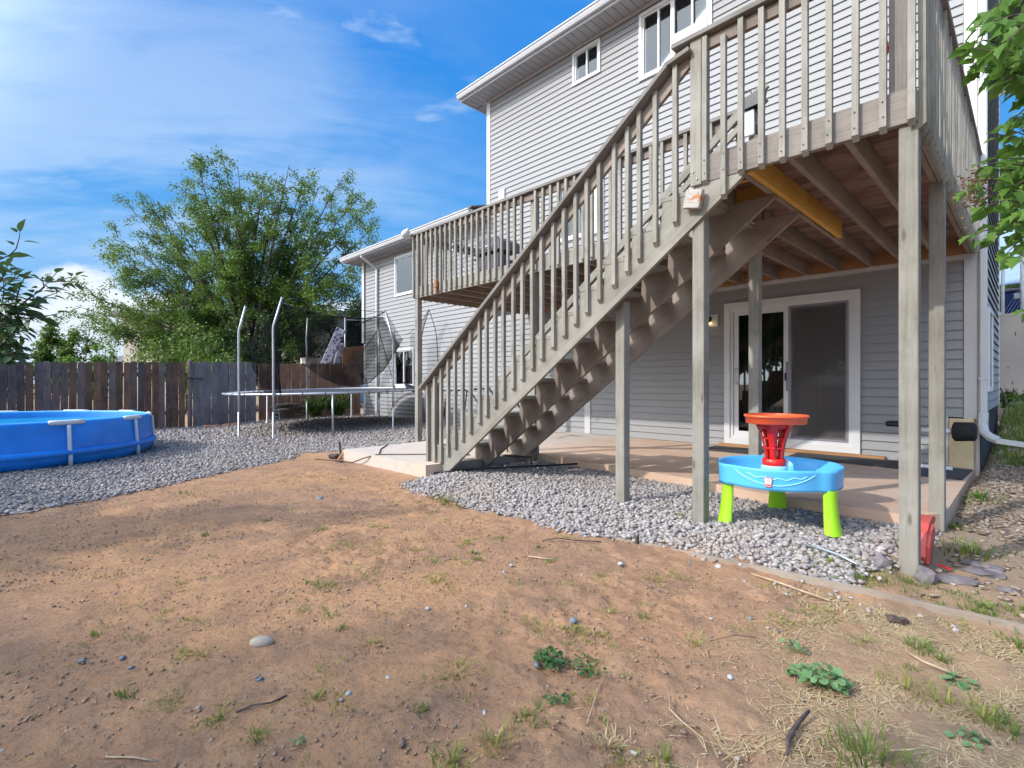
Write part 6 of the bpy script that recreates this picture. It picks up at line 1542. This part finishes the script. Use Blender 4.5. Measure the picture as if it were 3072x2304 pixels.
# twigs, roots
def twig(lab, pts, r, mat='twig', cat='twig', name='twig'):
    o = tube(name, [(x, y, float(gz(x, y)) + dz) for x, y, dz in pts], r, MT[mat], None, seg=6); tag(o, lab, cat, 'twigs and rootlets on the dirt'); return o
twig('dark curved stick lying near the bottom right corner', [(-.512, 1.638, .012), (-.528, 1.70, .016), (-.531, 1.76, .018), (-.531, 1.814, .02), (-.52, 1.881, .03)], [.004, .008, .008, .007, .005], 'stick', 'stick', 'stick')
twig('long pale bent rootlet at the bottom center', [(-1.13, 1.60, .01), (-1.10, 1.50, .014), (-1.05, 1.40, .01), (-1.02, 1.33, .006)], .0022)
twig('pale S shaped rootlet at the bottom right of center', [(-.90, 1.66, .006), (-.86, 1.58, .012), (-.80, 1.55, .014), (-.72, 1.53, .012), (-.69, 1.49, .006)], .0024)
twig('small curled root left of center in the foreground', [(-1.88, .52, .006), (-1.87, .57, .012), (-1.84, .62, .014), (-1.86, .68, .006)], .0035, 'stick')
twig('straight pale straw piece at the bottom edge left', [(-1.93, .18, .006), (-1.86, .24, .010), (-1.80, .29, .006)], .003)
twig('forked twig at the edge of the gravel', [(-2.42, 2.64, .01), (-2.35, 2.72, .03), (-2.25, 2.80, .02), (-2.10, 2.90, .02)], .004, 'stick')
twig('thin dark twig right of the center stones', [(-.98, 2.15, .004), (-.90, 2.22, .03), (-.83, 2.26, .03)], .002, 'stick')
twig('long pale rope lying just in front of the edging', [(-1.15, 3.05, .012), (-1.0, 3.02, .012), (-.85, 2.98, .012), (-.72, 2.95, .010)], .005)
twig('flat pale wood sliver in the sunlit dirt', [(-2.28, 2.36, .006), (-2.18, 2.40, .008), (-2.12, 2.44, .006)], .005)
twig('dead branch with curled end between green tufts at the right', [(-.36, 2.62, .01), (-.30, 2.56, .02), (-.22, 2.54, .02)], .005)
twig('pale blue grey stem lying across the bottom right corner', [(-.31, 1.86, .02), (-.26, 1.90, .03), (-.21, 1.96, .035), (-.17, 1.99, .02)], .003, 'twig')
rock('bark_lump', 'dark brown bark lump lying in the straw below the edging', 'bark', -.445, 2.93, .045, .025, .03, MT['stick'], 70, rot=.3, jag=.4)

# grass: fine ground cover and single tufts
GS = [(-3.844, 2.869, 'g', 70, .10, .13, 'wide yellow green grass tuft at the left tip of the gravel bed'), (-.34, 1.806, 'g', 90, .10, .07, 'large long bladed green grass tuft in the bottom right foreground'), (-1.165, 1.058, 'y', 34, .085, .03, 'tall yellow green grass tuft at the bottom center'),
      (-1.213, .925, 'g', 26, .05, .03, 'bluish green tuft at the bottom edge left of center'), (-1.561, 1.231, 'y', 40, .06, .05, 'yellowish tuft left of the dark green weed'), (-.913, 1.296, 's', 60, .05, .05, 'dry orange brown tuft at the bottom center right'), (-.761, 1.372, 'g', 16, .05, .015, 'small thin green tuft at the bottom edge right of the dry one'),
      (-2.349, 1.067, 'g', 24, .035, .02, 'small bright green tuft in the sunlit left middle'), (-2.517, .986, 'y', 26, .03, .03, 'yellow green patch left of the small bright tuft'), (-1.99, 1.09, 'y', 50, .035, .06, 'broad low yellow patch of grass below the pebbles'), (-1.933, .83, 'y', 44, .04, .06, 'pale green sprawling tuft beside the light angular stone'),
      (-2.349, 1.669, 'y', 30, .04, .04, 'yellow tuft in the sunlit center'), (-1.451, 2.045, 'y', 30, .035, .06, 'thin yellow grass strip above the blue grey stone'), (-2.905, .231, 'g', 20, .03, .02, 'small green sprig in the left foreground'), (-2.387, .541, 'y', 22, .035, .03, 'small yellow sprig left below the cobble'), (-1.708, .53, 'g', 30, .045, .025, 'green tuft at the bottom left of center'),
      (-.511, 2.616, 'y', 30, .05, .04, 'bent tuft on the right below the edging'), (-.346, 2.704, 'g', 46, .06, .04, 'blue green tuft at the upper end of the straw patch'), (-.27, 2.668, 'g', 30, .05, .03, 'blue green tuft right beside the upper one'), (-.324, 2.332, 'y', 44, .07, .05, 'long yellow blades in the middle of the straw patch'), (-.207, 2.31, 'y', 40, .08, .05, 'trailing yellow green blades near the right edge'),
      (-.115, 2.302, 'y', 40, .08, .04, 'upright blades near the right edge above the corner tuft'), (-.045, 2.257, 'g', 40, .07, .04, 'green blades cut by the right edge'), (-1.005, 2.085, 'y', 34, .045, .06, 'flat trailing tuft beside the thin dark twig'), (-.045, 3.075, 'g', 44, .05, .06, 'green tuft at the right edge below the edging'), (-.336, 6.071, 'b', 90, .11, .09, 'bright green weed clump by the patio corner'),
      (-.306, 4.479, 'g', 120, .09, .14, 'dark green grass patch right of the red toy'), (-.416, 5.092, 'g', 44, .07, .06, 'small green tuft behind the red toy'), (-.758, 3.494, 'g', 60, .06, .07, 'green tuft between gravel and edging'), (-.865, 3.462, 'g', 34, .05, .05, 'sparse tuft left of the green one by the edging'), (-1.024, 3.43, 'g', 30, .04, .06, 'thin tuft at the front edge of the gravel bed'),
      (-.159, 3.431, 'g', 50, .06, .07, 'grass tuft behind the edging near the right edge'), (-2.193, 3.826, 'g', 18, .06, .03, 'green sprig in the gravel left of the second post'), (-1.953, 3.75, 'g', 26, .07, .03, 'leafy sprig at the foot of the second post'), (-3.236, 3.447, 'y', 40, .05, .10, 'yellow green patch in the middle of the gravel bed'), (-3.173, 4.034, 's', 50, .05, .10, 'dry yellow patch in the gravel near the patio'),
      (-4.45, 3.2, 'g', 30, .05, .05, 'small tuft in the gravel by the stair foot'), (-11.0, 2.75, 'y', 90, .07, .25, 'yellow green patch in front of the trampoline legs'), (-8.5, 4.75, 'y', 160, .06, .45, 'yellow green grass along the slab edge at the deck post'), (-8.8, 3.7, 'y', 80, .05, .3, 'dry grass patch behind the scrap wood'), (-.244, 3.12, 'y', 40, .03, .08, 'yellow moss like tuft right below the edging'), (-1.181, 1.266, 'g', 16, .05, .03, 'green blade pair with dry stem in the foreground'), (-6.0, 1.2, 'g', 40, .05, .12, 'small green patch at the edge of the gravel path')]
MG = {'g': 'grass', 'y': 'grass_yel', 's': 'straw', 'b': 'leaf_bright'}
for i, (x, y, k, n, h, sp_, lab) in enumerate(GS):
    tuft('grass_tuft', [(x, y)], int(n * 1.15), h, sp_, MT[MG[k]], 100 + i, None, .9, .0024 if y < 3 else .0035, 'stuff' if (sp_ >= .10 or i in (9, 10, 23, 24)) else None, lab, 'grass', 'grass tufts around the yard', flat=.3 if k == 'y' else .1)
rgp = np.random.default_rng(91)
P = np.stack([rgp.uniform(-6.2, .2, 1500), rgp.uniform(-.2, 3.2, 1500)], 1); k = inpoly(DIRT, P[:, 0], P[:, 1]) & (rgp.uniform(0, 1, 1500) < .25 + .75 * S_(lump(P[:, 0], P[:, 1], 1.0, 2.5, 0, 5), .1, .5))
tuft('grass', P[k][:900], 9, .022, .035, MT['grass_yel'], 92, None, 1.2, .0017, 'stuff', 'tiny yellowish grass seedlings spread over the dirt', 'grass')
cen = np.stack([rgp.uniform(-3.6, -.3, 60), rgp.uniform(.3, 3.0, 60)], 1); cen = cen[inpoly(DIRT, cen[:, 0], cen[:, 1])]
P = np.concatenate([c + rgp.normal(0, .035, (rgp.integers(3, 14), 2)) * [1.5, 1] for c in cen])
tuft('grass', P, 9, .028, .016, MT['grass_yel'], 97, None, 1.1, .0020, 'stuff', 'patches of short yellow green grass in the dirt', 'grass', flat=.35)
cen = np.stack([rgp.uniform(-5.5, -.3, 30), rgp.uniform(.2, 3.0, 30)], 1); cen = cen[inpoly(DIRT, cen[:, 0], cen[:, 1])]
P = np.concatenate([c + rgp.normal(0, .02, (rgp.integers(2, 7), 2)) for c in cen])
tuft('grass', P, 7, .032, .012, MT['grass'], 98, None, .8, .0020, 'stuff', 'sparse green sprouts in the dirt', 'grass', flat=.1)
P = np.stack([rgp.uniform(-1.3, .35, 1900), rgp.uniform(1.2, 3.15, 1900)], 1); k = rgp.uniform(0, 1, 1900) < S_(P[:, 0] + .12 * (P[:, 1] - 2), -1.0, -.2); k2 = (P[:, 1] < 3.1)
tuft('straw', P[k & k2], 10, .055, .05, MT['straw'], 93, None, 2.4, .0018, 'stuff', 'dry straw spread over the dirt at the right', 'straw', flat=.93)
P = np.stack([rgp.uniform(-2.6, -.4, 260), rgp.uniform(.5, 1.9, 260)], 1)
tuft('straw', P, 3, .03, .04, MT['straw'], 94, None, 2.0, .0014, 'stuff', 'scattered short straw bits in the shaded foreground', 'straw', flat=.93)
P = np.stack([rgp.uniform(-1.1, .6, 160), rgp.uniform(3.25, 3.6, 160)], 1)
tuft('grass', P, 12, .045, .03, MT['grass'], 95, None, .8, .0018, 'stuff', 'thin grass growing between the edging and the gravel', 'grass')
# broad leaved weeds: every leaf a part
def round_leaf(mat, seed):
    r = random.Random(seed); V = [(0, 0, 0)]; n = 11
    for i in range(n):
        a = -math.pi * .88 + 1.76 * math.pi * i / (n - 1); rr = .5 * (1 + .10 * math.cos(5 * a + seed)) * r.uniform(.92, 1.08)
        V.append((.42 + rr * math.cos(a), rr * math.sin(a), .10 * abs(math.sin(a)) + .03 * math.cos(4 * a)))
    F = [(0, i, i + 1) for i in range(1, n)]
    return mesh_from('leaf', V, F, mat, True)
def weed(label, x, y, n, R, h, size, mat, seed):
    t = thing('broad_leaf_weed', label, 'weed', (x, y, float(gz(x, y))), None); r = random.Random(seed); ms = [round_leaf(mat, i) for i in range(3)]; z0 = float(gz(x, y))
    for k in range(n):
        a = r.uniform(0, 6.28); d = R * math.sqrt(r.uniform(.02, 1)); hh = h * (1 - .6 * (d / R) ** 2) * r.uniform(.5, 1.1)
        p = Vector((x + d * math.cos(a), y + d * .75 * math.sin(a), z0 + hh)); s = size * r.uniform(.6, 1.15)
        tube('stem', [(x + d * .15 * math.cos(a), y + d * .15 * math.sin(a), z0), (x + d * .6 * math.cos(a), y + d * .45 * math.sin(a), z0 + hh * .7), tuple(p)], .0012, MT['weed'], t, seg=4) if k % 2 == 0 else None
        put('leaf', ms[k % 3], T(*p) @ Matrix.Rotation(a + r.gauss(0, .5), 4, 'Z') @ Matrix.Rotation(r.uniform(-.1, .6), 4, 'Y') @ Matrix.Rotation(r.gauss(0, .3), 4, 'X') @ Matrix.Scale(s, 4), t)
weed('round leaved green weed, the largest plant in the right foreground', -.556, 2.12, 62, .085, .085, .032, MT['weed'], 1)
weed('small sprig of round leaves just above the large weed', -.70, 2.32, 16, .05, .05, .024, MT['weed'], 2)
weed('dense dark green weed in the center foreground', -1.345, 1.51, 75, .06, .07, .02, MT['weed_dark'], 3)
weed('flat ferny weed touching the right side of the dense one', -1.24, 1.60, 40, .085, .02, .016, MT['weed_dark'], 4)
weed('small ferny weed in the shade right of center', -1.169, 1.359, 24, .05, .018, .013, MT['weed_dark'], 5)
weed('blue green clover like weed on the straw at the right', -.195, 2.509, 20, .05, .03, .026, MT['weed'], 6)
weed('blue green rosette near the bottom right corner', -.15, 2.13, 16, .05, .03, .022, MT['weed'], 7)
weed('little green sprout at the lower left of center', -1.60, .62, 8, .02, .02, .014, MT['weed'], 8)
# picnic of leaves fallen on the dirt
